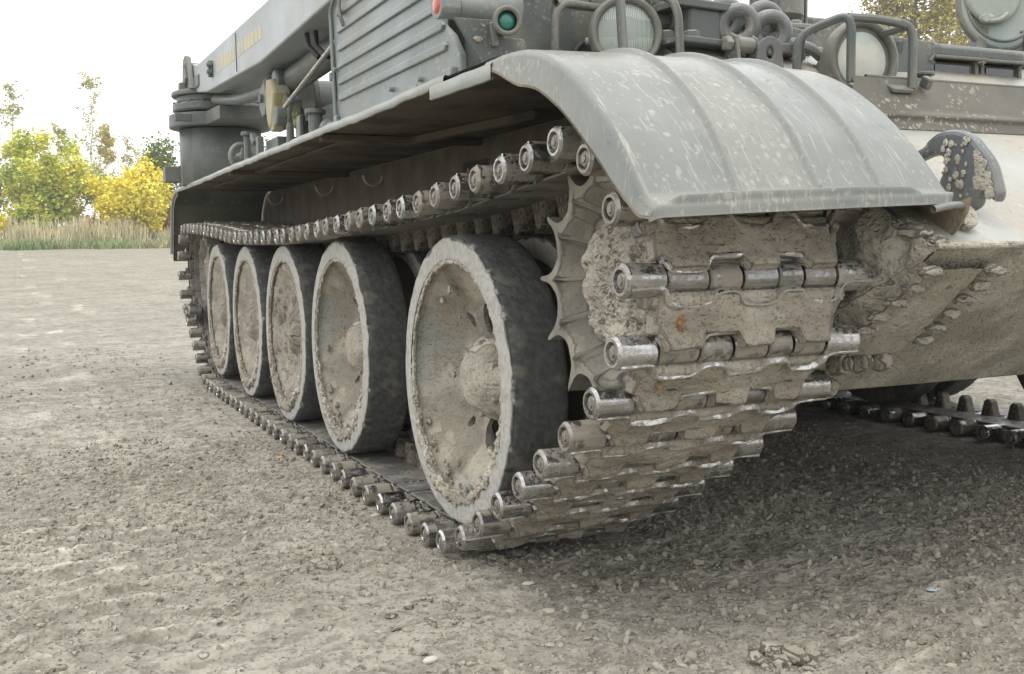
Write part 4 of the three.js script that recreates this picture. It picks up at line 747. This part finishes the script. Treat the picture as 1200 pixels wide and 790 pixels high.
  seed = 15; mesh('dried_mud', [[1.128, .985, .020], [1.140, .955, .022], [1.152, .930, .014], [1.122, .955, .016], [1.118, 1.008, .012]].map(q => lump(q[2], [.7385, q[1], q[0]], [.10, 1.05, .85], .45, 3)).concat([...Array(30)].map(() => lump(rr(.003, .010), [.737, rr(.915, 1.045), rr(1.03, 1.10)], [.25, 1.1, .9], .4, 2))), M.mudLight, hk);
}

// tow cable laid across the nose: thick eyes and rope, lies loose on the deck
{
  const tc = new THREE.Group(); tc.name = 'tow_cable'; scene.add(tc); tag(tc, 'steel tow cable with thick ring-shaped eyes lying on the nose between the headlights', 'tow cable');
  const eye = (p, r, R = .043, t = .021) => { const g = new THREE.TorusGeometry(R, t, 14, 36); g.scale(1, 1.0, 1.25); put(g, p, r); return g; };
  mesh('cable_eye', eye([.765, 1.435, .27], [.05, -.55, 0]), M.chain, tc); mesh('cable_eye', eye([.865, 1.422, .285], [.0, -.45, .1]), M.chain, tc);
  mesh('cable_eye', eye([.80, 1.475, .16], [.1, -.5, .2], .045, .02), M.chain, tc); mesh('cable_eye', eye([.93, 1.475, .17], [.1, -.3, .2], .045, .02), M.chain, tc);
  mesh('cable_rope', [tube([[.905, 1.395, .31], [.96, 1.375, .34], [1.02, 1.352, .33], [1.2, 1.335, .29], [1.42, 1.34, .26]], .016, 40), tube([[.82, 1.44, .22], [.90, 1.41, .24], [1.0, 1.40, .2], [1.2, 1.42, .1]], .016, 40)], M.chain, tc);
}

// ---------------------------------------------------------------- crane
{
  const c = group('crane', tank); c.userData.label = 'crane with round pedestal, box boom and yellow hook block'; const cx = .13, cz = -4.3;
  mesh('pedestal', [put(lathe([[0, 0], [.255, 0], [.255, .345], [0, .345]], 56), [cx, 1.255, cz]), box(.12, .10, .12, [cx - .28, 1.33, cz - .16]), box(.05, .13, .06, [cx - .23, 1.315, cz + .02]), box(.08, .06, .10, [cx + .12, 1.30, cz + .25])], M.crane, c);
  const fs = new THREE.Shape(); fs.moveTo(.31 * Math.cos(.5), .31 * Math.sin(.5)); fs.absarc(0, 0, .31, .5, 2.0, true); fs.lineTo(-.10, .60); fs.lineTo(.29, .66); fs.closePath();
  const fg = new THREE.ExtrudeGeometry(fs, { depth: .07, curveSegments: 32, bevelEnabled: true, bevelSize: .005, bevelThickness: .005, bevelSegments: 2 }); fg.rotateX(Math.PI / 2); fg.translate(cx, 1.685, cz);
  mesh('base_flange', [fg, box(.10, .05, .03, [cx - .27, 1.645, cz + .30])], M.crane, c);
  mesh('slew_ring', [cyl(.29, .055, [cx, 1.735, cz], 'y', 56, .1), cyl(.265, .05, [cx, 1.785, cz], 'y', 56, .1), cyl(.295, .03, [cx, 1.82, cz], 'y', 56, .1), ...[...Array(18)].map((_, i) => hexBolt(.014, .012, [cx + .278 * Math.cos(i * .349), 1.765, cz + .278 * Math.sin(i * .349)], 'y'))], M.crane, c);
  mesh('pivot_bracket', [slab([[-4.42, 1.83], [-4.05, 1.83], [-4.10, 1.90], [-4.18, 2.04], [-4.26, 2.06], [-4.34, 2.04]], -.085, -.055, .006), slab([[-4.42, 1.83], [-4.05, 1.83], [-4.10, 1.90], [-4.18, 2.04], [-4.26, 2.06], [-4.34, 2.04]], .275, .305, .006), cyl(.03, .42, [.11, 1.98, -4.22], 'x', 20), rod([[-.09, 1.97, -4.20], [-.095, 1.91, -4.16], [-.095, 1.90, -4.14], [-.09, 1.86, -4.2]], .009, .02), box(.06, .045, .07, [-.10, 1.86, -4.22]), box(.34, .07, .42, [.11, 1.86, -4.12])], M.crane, c);
  const boom = mesh('boom', slab([[-4.28, 1.93], [-4.02, 1.80], [-3.65, 1.752], [-2.16, 1.680], [-.97, 1.70], [-.97, 2.0], [-1.9, 1.905 + .01], [-4.0, 1.962], [-4.2, 2.0]], -.05, .27, .008), M.boom, c);
  mesh('seam', box(.004, .19, .008, [-.052, 1.82, -2.72]), M.paintDark, boom);
  // faded yellow warning stencil panels
  for (const [z0, z1] of [[-3.30, -2.76], [-2.69, -2.10]]) { const gs = []; for (let k = 0; k < 7; k++) { const a = lerp(z0, z1, k / 7), b = lerp(z0, z1, (k + (k % 3 ? .86 : .93)) / 7); const lo = z => 1.795 - (z + 3) * .02, hi = z => 1.865 - (z + 3) * .03; gs.push(slab([[a, lo(a)], [b, lo(b)], [b, hi(b)], [a, hi(a)]], -.0512, -.045, .0005)); } mesh('warning_stripe', gs, M.stencil, boom); }
  mesh('lug', [box(.03, .09, .03, [-.06, 1.85, -3.44]), cyl(.012, .03, [-.07, 1.87, -3.42], 'x', 12), cyl(.012, .03, [-.07, 1.83, -3.42], 'x', 12)], M.crane, boom);
  mesh('end_frame', box(.30, .28, .03, [.11, 1.83, -.955]), M.rustDark, boom);
  mesh('luffing_cylinder', [tube([[.09, 1.60, -2.45], [.12, 1.63, -1.75], [.14, 1.66, -1.05]], .058, 24, 16), cyl(.075, .10, [.09, 1.62, -2.40], 'z', 20), tube([[.04, 1.745, -3.9], [.06, 1.66, -3.2], [.08, 1.62, -2.5]], .03, 20, 10)], M.crane, c);
  mesh('hose', [rod([[.0, 1.685, -1.5], [-.01, 1.63, -1.45], [.02, 1.58, -1.40]], .011, .02), rod([[.02, 1.685, -1.44], [.01, 1.62, -1.40], [.04, 1.57, -1.33]], .010, .02)], M.blackRubber, c);
  const hb = group('hook_block', c);
  mesh('block', [slab([[-2.26, 1.62], [-2.16, 1.61], [-2.10, 1.54], [-2.12, 1.47], [-2.16, 1.40], [-2.22, 1.385], [-2.25, 1.42], [-2.28, 1.50]], -.01, .075, .014), box(.05, .06, .06, [.02, 1.405, -2.17])], M.yellow, hb);
  mesh('pulley', [cyl(.06, .05, [.04, 1.60, -2.19], 'x', 24), cyl(.045, .05, [.01, 1.43, -2.06], 'x', 20), box(.06, .12, .07, [.06, 1.45, -2.02], [.3, 0, 0])], M.crane, hb);
  mesh('tarp_scrap', [lump(.06, [.05, 1.46, -2.04], [.5, 1.2, .8], .6, 3), lump(.05, [.06, 1.41, -1.93], [.5, 1.1, .9], .6, 3)], M.tarp, hb);
  mesh('side_plate', [slab([[-2.44, 1.60], [-2.34, 1.63], [-2.30, 1.56], [-2.33, 1.47], [-2.40, 1.46], [-2.46, 1.51]], .0, .03, .008), cyl(.02, .06, [.015, 1.55, -2.38], 'x', 14)], M.crane, hb);
  mesh('stay_rope', [rod([[.0, 1.452, -1.92], [-.01, 1.578, -1.03]], .010, .01), rod([[.10, 1.54, -2.2], [.12, 1.585, -1.7]], .006, .01)], M.lug, c);
}
// engine deck clutter behind the locker
{
  const d = group('engine_deck', tank);
  mesh('engine_cover', [box(1.9, .42, 1.7, [1.40, 1.60, -1.80], [0, 0, 0], .02), box(.42, .20, 1.5, [.36, 1.355, -1.62], [0, 0, 0], .015), box(.20, .32, .9, [.36, 1.57, -1.62], [0, 0, 0], .015), box(.3, .36, .5, [.40, 1.49, -1.18])], M.paintDark, d);
  mesh('winch_drum', [cyl(.14, .5, [.55, 1.56, -2.7], 'x', 28), cyl(.2, .03, [.30, 1.56, -2.7], 'x', 32), cyl(.2, .03, [.8, 1.56, -2.7], 'x', 32)], M.paintDark, d);
  mesh('pipe', [tube([[.10, 1.30, -1.0], [.12, 1.40, -1.25], [.16, 1.48, -1.45], [.3, 1.52, -1.6]], .03, 20), cyl(.05, .14, [.13, 1.34, -1.15], 'z', 16), lump(.06, [.05, 1.295, -1.32], [.9, .7, 1], .4, 2)], M.frame, d);
}
// small fittings along the mudguard
{
  const post = (x, z, h, r, cap) => [cyl(r, h, [x, 1.255 + h / 2, z], 'y', 18), cyl(r * cap, .02, [x, 1.255 + h, z], 'y', 18)];
  mesh('capped_post', post(.0, -2.78, .17, .017, 1.75), M.crane, tank);
  mesh('capped_post', post(.02, -1.92, .12, .017, .8), M.crane, tank);
  mesh('capped_post', post(.03, -1.52, .13, .028, 1.5), M.crane, tank);
  const wv = group('hand_wheel', tank); wv.position.set(.0, 1.325, -2.95); wv.rotation.y = .35;
  mesh('rim', new THREE.TorusGeometry(.062, .013, 10, 36), M.paint, wv);
  mesh('spokes', [box(.12, .02, .016, [0, 0, 0], [0, 0, .3]), box(.02, .07, .016, [.01, .03, 0], [0, 0, -.4]), cyl(.02, .05, [0, 0, 0], 'z', 16), cyl(.012, .16, [.06, -.01, .0], [0, 0, 1.4], 12)], M.paint, wv);
  mesh('bracket', [box(.03, .12, .05, [-.01, 1.315, -2.42]), box(.20, .10, .25, [.12, 1.305, -2.30]), box(.08, .15, .10, [.12, 1.33, -2.02]), box(.03, .03, .08, [-.02, 1.37, -2.5], [.6, 0, 0])], M.crane, tank);
  mesh('bracket', [box(.016, .13, .06, [.0, 1.32, -1.66]), box(.05, .05, .12, [.04, 1.28, -1.62]), lump(.045, [.02, 1.285, -1.28], [1, .8, 1.2], .4, 2), lump(.025, [-.03, 1.275, -1.05], [1, .8, 1.2], .5, 2)], M.frame, tank);
}

// ---------------------------------------------------------------- litter
{
  const leaf = (x, z, s, ry, col, label) => { const g = grid(8, 4, (u, v) => { const w = Math.sin(Math.PI * u) * .34; return [(u - .5) * s, .006 + .10 * s * (2 * u - 1) ** 2 + .05 * s * Math.abs(v - .5), (v - .5) * 2 * w * s]; }); put(g, [x, groundY(x, z) + .004, z], [0, ry, 0]); const m = mesh('fallen_leaf', g, new THREE.MeshStandardMaterial({ color: new THREE.Color(...col), roughness: .8, side: THREE.DoubleSide }), scene); tag(m, label, 'leaf'); };
  leaf(-.19, -1.41, .05, .6, [.42, .25, .10], 'curled orange leaf on the dirt beside the rear road wheels');
  leaf(-.205, -1.28, .035, 1.9, [.10, .09, .07], 'dark curled leaf on the dirt beside the orange one');
  const chip = (x, z, s, col, label, name, cat, fl = .35) => { const m = mesh(name, lump(s, [x, groundY(x, z) + s * .2, z], [1.3, fl, .8], .35, 2), new THREE.MeshStandardMaterial({ color: new THREE.Color(...col), roughness: .8 }), scene); tag(m, label, cat); };
  chip(.844, .928, .014, [.50, .58, .62], 'pale blue scrap lying on the bare dirt at the lower right', 'plastic_scrap', 'scrap', .15);
  chip(.02, .44, .013, [.55, .52, .45], 'pale chip of stone below the front road wheel', 'stone_chip', 'stone');
  chip(-.02, .62, .017, [.42, .38, .30], 'flat tan stone on the dirt near the bottom edge', 'flat_stone', 'stone');
  chip(-.36, .775, .013, [.50, .47, .41], 'small pale stone at the very bottom edge of the photo', 'pale_stone', 'stone', .6);
  chip(-.10, -.42, .012, [.45, .42, .36], 'pale pebble beside the track between the two front road wheels', 'pebble', 'stone', .6);
}

// ---------------------------------------------------------------- grass verge, shrubs and trees beyond the dirt
const leafTri = (() => { const g = new THREE.BufferGeometry(); g.setAttribute('position', new THREE.Float32BufferAttribute([-.5, 0, 0, .5, 0, 0, 0, 1, .12, -.5, 0, 0, 0, 1, .12, -.12, .6, -.1], 3)); g.computeVertexNormals(); return g; })();
{
  const blade = new THREE.BufferGeometry(); const bp = []; // a tuft of five bent blades
  seed = 21; for (let i = 0; i < 5; i++) { const a = rr(0, 6.28), l = rr(.08, .35), h = rr(.6, 1), w = .022, ca = Math.cos(a), sa = Math.sin(a), ox = rr(-.12, .12), oz = rr(-.12, .12); const P = (t, s) => [ox + ca * l * t * t + s * -sa * w * (1 - t * .8), h * t, oz + sa * l * t * t + s * ca * w * (1 - t * .8)]; for (const [t0, t1] of [[0, .5], [.5, 1]]) { const A = P(t0, -1), B = P(t0, 1), C = P(t1, -1), E2 = P(t1, 1); bp.push(...A, ...B, ...C, ...B, ...E2, ...C); } }
  blade.setAttribute('position', new THREE.Float32BufferAttribute(bp, 3)); blade.computeVertexNormals();
  const field2 = (name, n, label, fx, fs, fc) => {
    const im = new THREE.InstancedMesh(blade, new THREE.MeshStandardMaterial({ roughness: .8, side: THREE.DoubleSide, color: 0xffffff }), n), m4 = new THREE.Matrix4(), q = new THREE.Quaternion(), up = V(0, 1, 0), c = new THREE.Color();
    for (let i = 0; i < n; i++) { const [x, z] = fx(); const s = fs(x, z); q.setFromAxisAngle(up, rr(0, 6.28)); m4.compose(V(x, groundY(x, z, false) - .02, z), q, V(s[0], s[1], s[0])); im.setMatrixAt(i, m4); const k = fc(x, z); c.setRGB(...k); im.setColorAt(i, c); }
    im.name = name; im.castShadow = im.receiveShadow = true; im.userData.kind = 'stuff'; tag(im, label, 'grass'); scene.add(im);
  };
  seed = 33;
  field2('dry_reed_grass', 40000, 'tall pale dry grass along the far edge of the dirt', () => { const x = rr(-14, 30); return [x, -38.4 - 7 * Math.pow(rnd(), .8) + 1.2 * fbm(x * .3, 1, 1, 2)]; }, (x, z) => { const h = (.62 + .58 * sm(-.25, .3, fbm(x * .6, z * .6, 2, 2))) * rr(.7, 1.3); return [rr(.7, 1.2), h]; }, (x, z) => { const k = rr(.75, 1.15), g = sm(.0, .35, fbm(x * .5, z * .5, 7, 2)); return [lerp(.74, .46, g) * k, lerp(.67, .48, g) * k, lerp(.45, .24, g) * k]; });
  field2('green_grass', 9000, 'short green grass strip in front of the tall dry grass', () => { const x = rr(-14, 30); return [x, -36.6 - 3.0 * rnd() + 2.6 * fbm(x * .5, 3, 1, 3)]; }, (x, z) => [rr(.6, 1), rr(.2, .5)], (x, z) => { const k = rr(.7, 1.2), g = sm(-.1, .3, fbm(x * .6, z * .6, 9, 2)); return [lerp(.26, .44, g) * k, lerp(.34, .42, g) * k, lerp(.14, .24, g) * k]; });
}
function leafCloud(n, place, size, colf) {
  const pos = new Float32Array(n * 18), col = new Float32Array(n * 18); const a = V(), b = V(), q = new THREE.Quaternion(), e = new THREE.Euler();
  for (let i = 0; i < n; i++) {
    const p = place(), s = size * rr(.6, 1.4), c = colf(p); e.set(rr(-1.2, 1.2), rr(0, 6.28), rr(-1.2, 1.2)); q.setFromEuler(e);
    const L = [[-.32, 0, 0], [.32, 0, 0], [.1, 0, .6], [-.32, 0, 0], [.1, 0, .6], [-.12, .12, .62]];
    for (let k = 0; k < 6; k++) { a.set(L[k][0] * s, L[k][1] * s, L[k][2] * s).applyQuaternion(q); pos.set([p.x + a.x, p.y + a.y, p.z + a.z], i * 18 + k * 3); col.set(c, i * 18 + k * 3); }
  }
  const g = new THREE.BufferGeometry(); g.setAttribute('position', new THREE.BufferAttribute(pos, 3)); g.setAttribute('color', new THREE.BufferAttribute(col, 3)); g.computeVertexNormals(); return g;
}
const leafMat = new THREE.MeshStandardMaterial({ vertexColors: true, roughness: .75, side: THREE.DoubleSide });
const barkMat = new THREE.MeshStandardMaterial({ map: tex(i => mix3([.16, .14, .12], [.30, .28, .25], F2[i]), .5, true), roughness: .9 });
const birchMat = new THREE.MeshStandardMaterial({ map: tex(i => mix3([.42, .41, .38], [.60, .58, .54], F2[i]), .5, true), roughness: .8 });
function taper(A, B, r0, r1) { const d = B.clone().sub(A); const g = new THREE.CylinderGeometry(r1, r0, d.length(), 6, 1, true); g.translate(0, d.length() / 2, 0); g.applyQuaternion(new THREE.Quaternion().setFromUnitVectors(V(0, 1, 0), d.normalize())); g.translate(A.x, A.y, A.z); return g; }
function shrub(x, z, w, h, n, cols, label, s, name = 'shrub', leafSize = .16) {
  seed = s; const y0 = groundY(x, z, false); const g = new THREE.Group(); g.name = numbered(name); g.position.set(x, y0, z); scene.add(g); tag(g, label, name === 'shrub' ? 'shrub' : 'weed');
  const tips = [], st = []; const nb = 16;
  for (let i = 0; i < nb; i++) {
    const a = rr(0, 6.28), r = Math.sqrt(rnd()) * w * .46, H = h * rr(.6, 1) * (1 - .45 * (r / (w * .5)) ** 2); const A = V(Math.cos(a) * r * .15, 0, Math.sin(a) * r * .15), B = V(Math.cos(a) * r * .75, H * .6, Math.sin(a) * r * .75), C = V(Math.cos(a) * r, H, Math.sin(a) * r);
    st.push(taper(A, B, .03, .018), taper(B, C, .018, .006)); tips.push([A, B, C, 1]);
    for (let k = 0; k < 5; k++) { const t = rr(.25, .95), P = t < .6 ? A.clone().lerp(B, t / .6) : B.clone().lerp(C, (t - .6) / .4); const E2 = P.clone().add(V(rr(-.5, .5) * w * .3, rr(.05, .4) * h * .3, rr(-.5, .5) * w * .3)); st.push(taper(P, E2, .010, .004)); tips.push([P, P.clone().lerp(E2, .5), E2, .7]); }
  }
  mesh('stems', st, barkMat, g);
  const lf = leafCloud(n, () => { const [A, B, C] = tips[Math.floor(rnd() * tips.length)]; const t = Math.pow(rnd(), .6); const P = t < .5 ? A.clone().lerp(B, t * 2) : B.clone().lerp(C, t * 2 - 1); const j = .13 * Math.min(w, 3); const d = V(rr(-1, 1), rr(-1, 1), rr(-1, 1)); d.multiplyScalar(j * Math.pow(rnd(), .5)); P.add(d); P.y = Math.max(.05, P.y); return P; }, leafSize, p => { const k = rr(.8, 1.2), t = sm(-.3, .3, fbm(p.x * .9 + s, p.y * .9, p.z * .9, 3)) ; const c = mix3(cols[0], cols[1], Math.min(1, Math.max(0, t + rr(-.25, .25)))); return [c[0] * k, c[1] * k, c[2] * k]; });
  mesh('crown', lf, leafMat, g);
}
const YEL = [[.80, .68, .05], [.92, .84, .13]], GY = [[.38, .47, .06], [.78, .74, .11]], GR = [[.13, .20, .035], [.24, .30, .05]], OR = [[.42, .20, .06], [.55, .34, .10]], PALE = [[.42, .42, .14], [.58, .54, .24]];
shrub(.0, -41.0, 3.7, 5.1, 15000, GY, 'large yellow-green shrub left of the bright yellow shrub', 71);
shrub(2.85, -40.0, 3.3, 3.8, 15000, YEL, 'bright yellow autumn shrub close to the left end of the vehicle', 72);
shrub(4.15, -43.0, 2.73, 5.08, 6000, GR, 'dark green shrub rising behind the bright yellow shrub', 73);
shrub(-2.9, -44.0, 3.2, 5.6, 6500, [[.26, .32, .10], [.46, .46, .18]], 'tall pale green shrub at the left edge of the photo', 74);
shrub(-.75, -39.6, 1.58, 2.16, 2600, [[.34, .40, .05], [.62, .56, .05]], 'small lime green shrub in front of the large yellow-green shrub', 75);
shrub(-1.9, -39.0, 0.95, 1.52, 1500, YEL, 'small yellow shrub in the grass at the left edge', 76);
shrub(1.35, -39.4, 0.95, 1.40, 1200, OR, 'rust brown weed between the yellow-green and the yellow shrub', 77, 'weed', .12);
shrub(4.6, -40.3, 1.68, 1.91, 2200, OR, 'rust brown weed at the right foot of the yellow shrub', 78, 'weed', .12);
shrub(-6, -43, 4.41, 5.33, 5000, GY, 'yellow-green shrub beyond the left edge of the photo', 79);
shrub(8.5, -43, 4.73, 4.57, 5000, GR, 'green shrub hidden behind the vehicle', 80);
shrub(13.5, -42, 4.41, 4.06, 5000, YEL, 'yellow shrub hidden behind the middle of the vehicle', 81);

function tree(name, x, z, h, opt, label, s) {
  seed = s; const y0 = groundY(x, z, false), g = new THREE.Group(); g.name = numbered(name); g.position.set(x, y0, z); scene.add(g); tag(g, label, 'tree');
  const wood = [], twigs = []; const pts = []; let P = V(0, 0, 0); const nseg = 9; for (let i = 0; i <= nseg; i++) { pts.push(P.clone()); P = P.clone().add(V(rr(-.03, .03) * h * .6, h / nseg, rr(-.03, .03) * h * .6)); }
  const r0 = opt.r || h * .008; for (let i = 0; i < nseg; i++) wood.push(taper(pts[i], pts[i + 1], r0 * (1 - i / (nseg + .5)), r0 * (1 - (i + 1) / (nseg + .5)) + .004));
  for (let i = 0; i < opt.nb; i++) {
    const t = Math.pow(rr(opt.b0 || .2, .98), .9), f = t * nseg, k = Math.min(nseg - 1, Math.floor(f)), A = pts[k].clone().lerp(pts[k + 1], f - k); const a = rr(0, 6.28), L = opt.spread * h * (1.05 - t * .8) * rr(.6, 1.1), up = rr(opt.up0 || .3, opt.up1 || 1.0); const B = A.clone().add(V(Math.cos(a) * L, L * up, Math.sin(a) * L));
    wood.push(taper(A, B, r0 * .35 * (1.1 - t), .004)); twigs.push([A, B]);
    for (let m = 0; m < opt.tw; m++) { const Q = A.clone().lerp(B, rr(.3, .95)), E2 = Q.clone().add(V(rr(-1, 1), rr(-.3, .9), rr(-1, 1)).multiplyScalar(L * .35)); wood.push(taper(Q, E2, .006, .003)); twigs.push([Q, E2]); }
  }
  mesh('trunk', wood, opt.bark, g);
  const lf = leafCloud(opt.leaves, () => { const [A, B] = twigs[Math.floor(rnd() * twigs.length)]; return A.clone().lerp(B, Math.sqrt(rnd()) * 1.05).add(V(rr(-1, 1), rr(-1, 1), rr(-1, 1)).multiplyScalar(opt.j || .12)); }, opt.ls, () => { const k = rr(.75, 1.2), c = mix3(opt.cols[0], opt.cols[1], rnd()); return [c[0] * k, c[1] * k, c[2] * k]; });
  mesh('crown', lf, leafMat, g);
}
const bare = { nb: 46, tw: 5, spread: .16, up0: .8, up1: 1.8, bark: birchMat, leaves: 900, ls: .13, cols: PALE };
tree('birch_tree', 1.75, -46, 7.4, { ...bare, leaves: 1000 }, 'tallest thin birch tree, nearly bare, between the two large shrubs', 91);
tree('birch_tree', 2.35, -47, 5.2, { ...bare, leaves: 1900, cols: [[.60, .48, .12], [.66, .58, .22]] }, 'birch tree with pale yellow leaves right behind the yellow shrub', 92);
tree('birch_tree', -1.15, -47, 6.9, { ...bare, leaves: 900 }, 'thin bare birch tree above the left end of the large yellow-green shrub', 93);
tree('birch_tree', .65, -48, 5.3, { ...bare, leaves: 1500 }, 'pale yellowish birch tree behind the top of the large yellow-green shrub', 94);
tree('birch_tree', 3.3, -49, 5.0, { ...bare, leaves: 420, bark: barkMat }, 'greyish bare sapling behind the right half of the yellow shrub', 95);
tree('birch_tree', 4.2, -50, 4.9, { ...bare, leaves: 380, bark: barkMat }, 'slim bare sapling above the dark green shrub near the vehicle', 96);
tree('birch_tree', -2.1, -46, 5.4, { ...bare, leaves: 1500, cols: [[.62, .46, .10], [.66, .58, .2]] }, 'pale yellow birch tree at the left edge of the photo', 97);
tree('willow_tree', 30.5, -27.5, 12.5, { nb: 120, tw: 8, spread: .34, up0: -.05, up1: .9, b0: .42, r: .16, bark: barkMat, leaves: 15000, ls: .17, j: .30, cols: [[.26, .24, .06], [.48, .40, .10]] }, 'large olive-yellow tree seen above the right headlight', 98);
tree('willow_tree', 37, -31, 12, { nb: 100, tw: 8, spread: .34, up0: -.05, up1: .9, b0: .42, r: .16, bark: barkMat, leaves: 10000, ls: .18, j: .30, cols: [[.26, .24, .06], [.48, .40, .10]] }, 'large olive-yellow tree mostly hidden behind the hatch cover', 99);

scene.fog = new THREE.FogExp2(0xf4f6f6, .0022);
renderer.render(scene, camera);
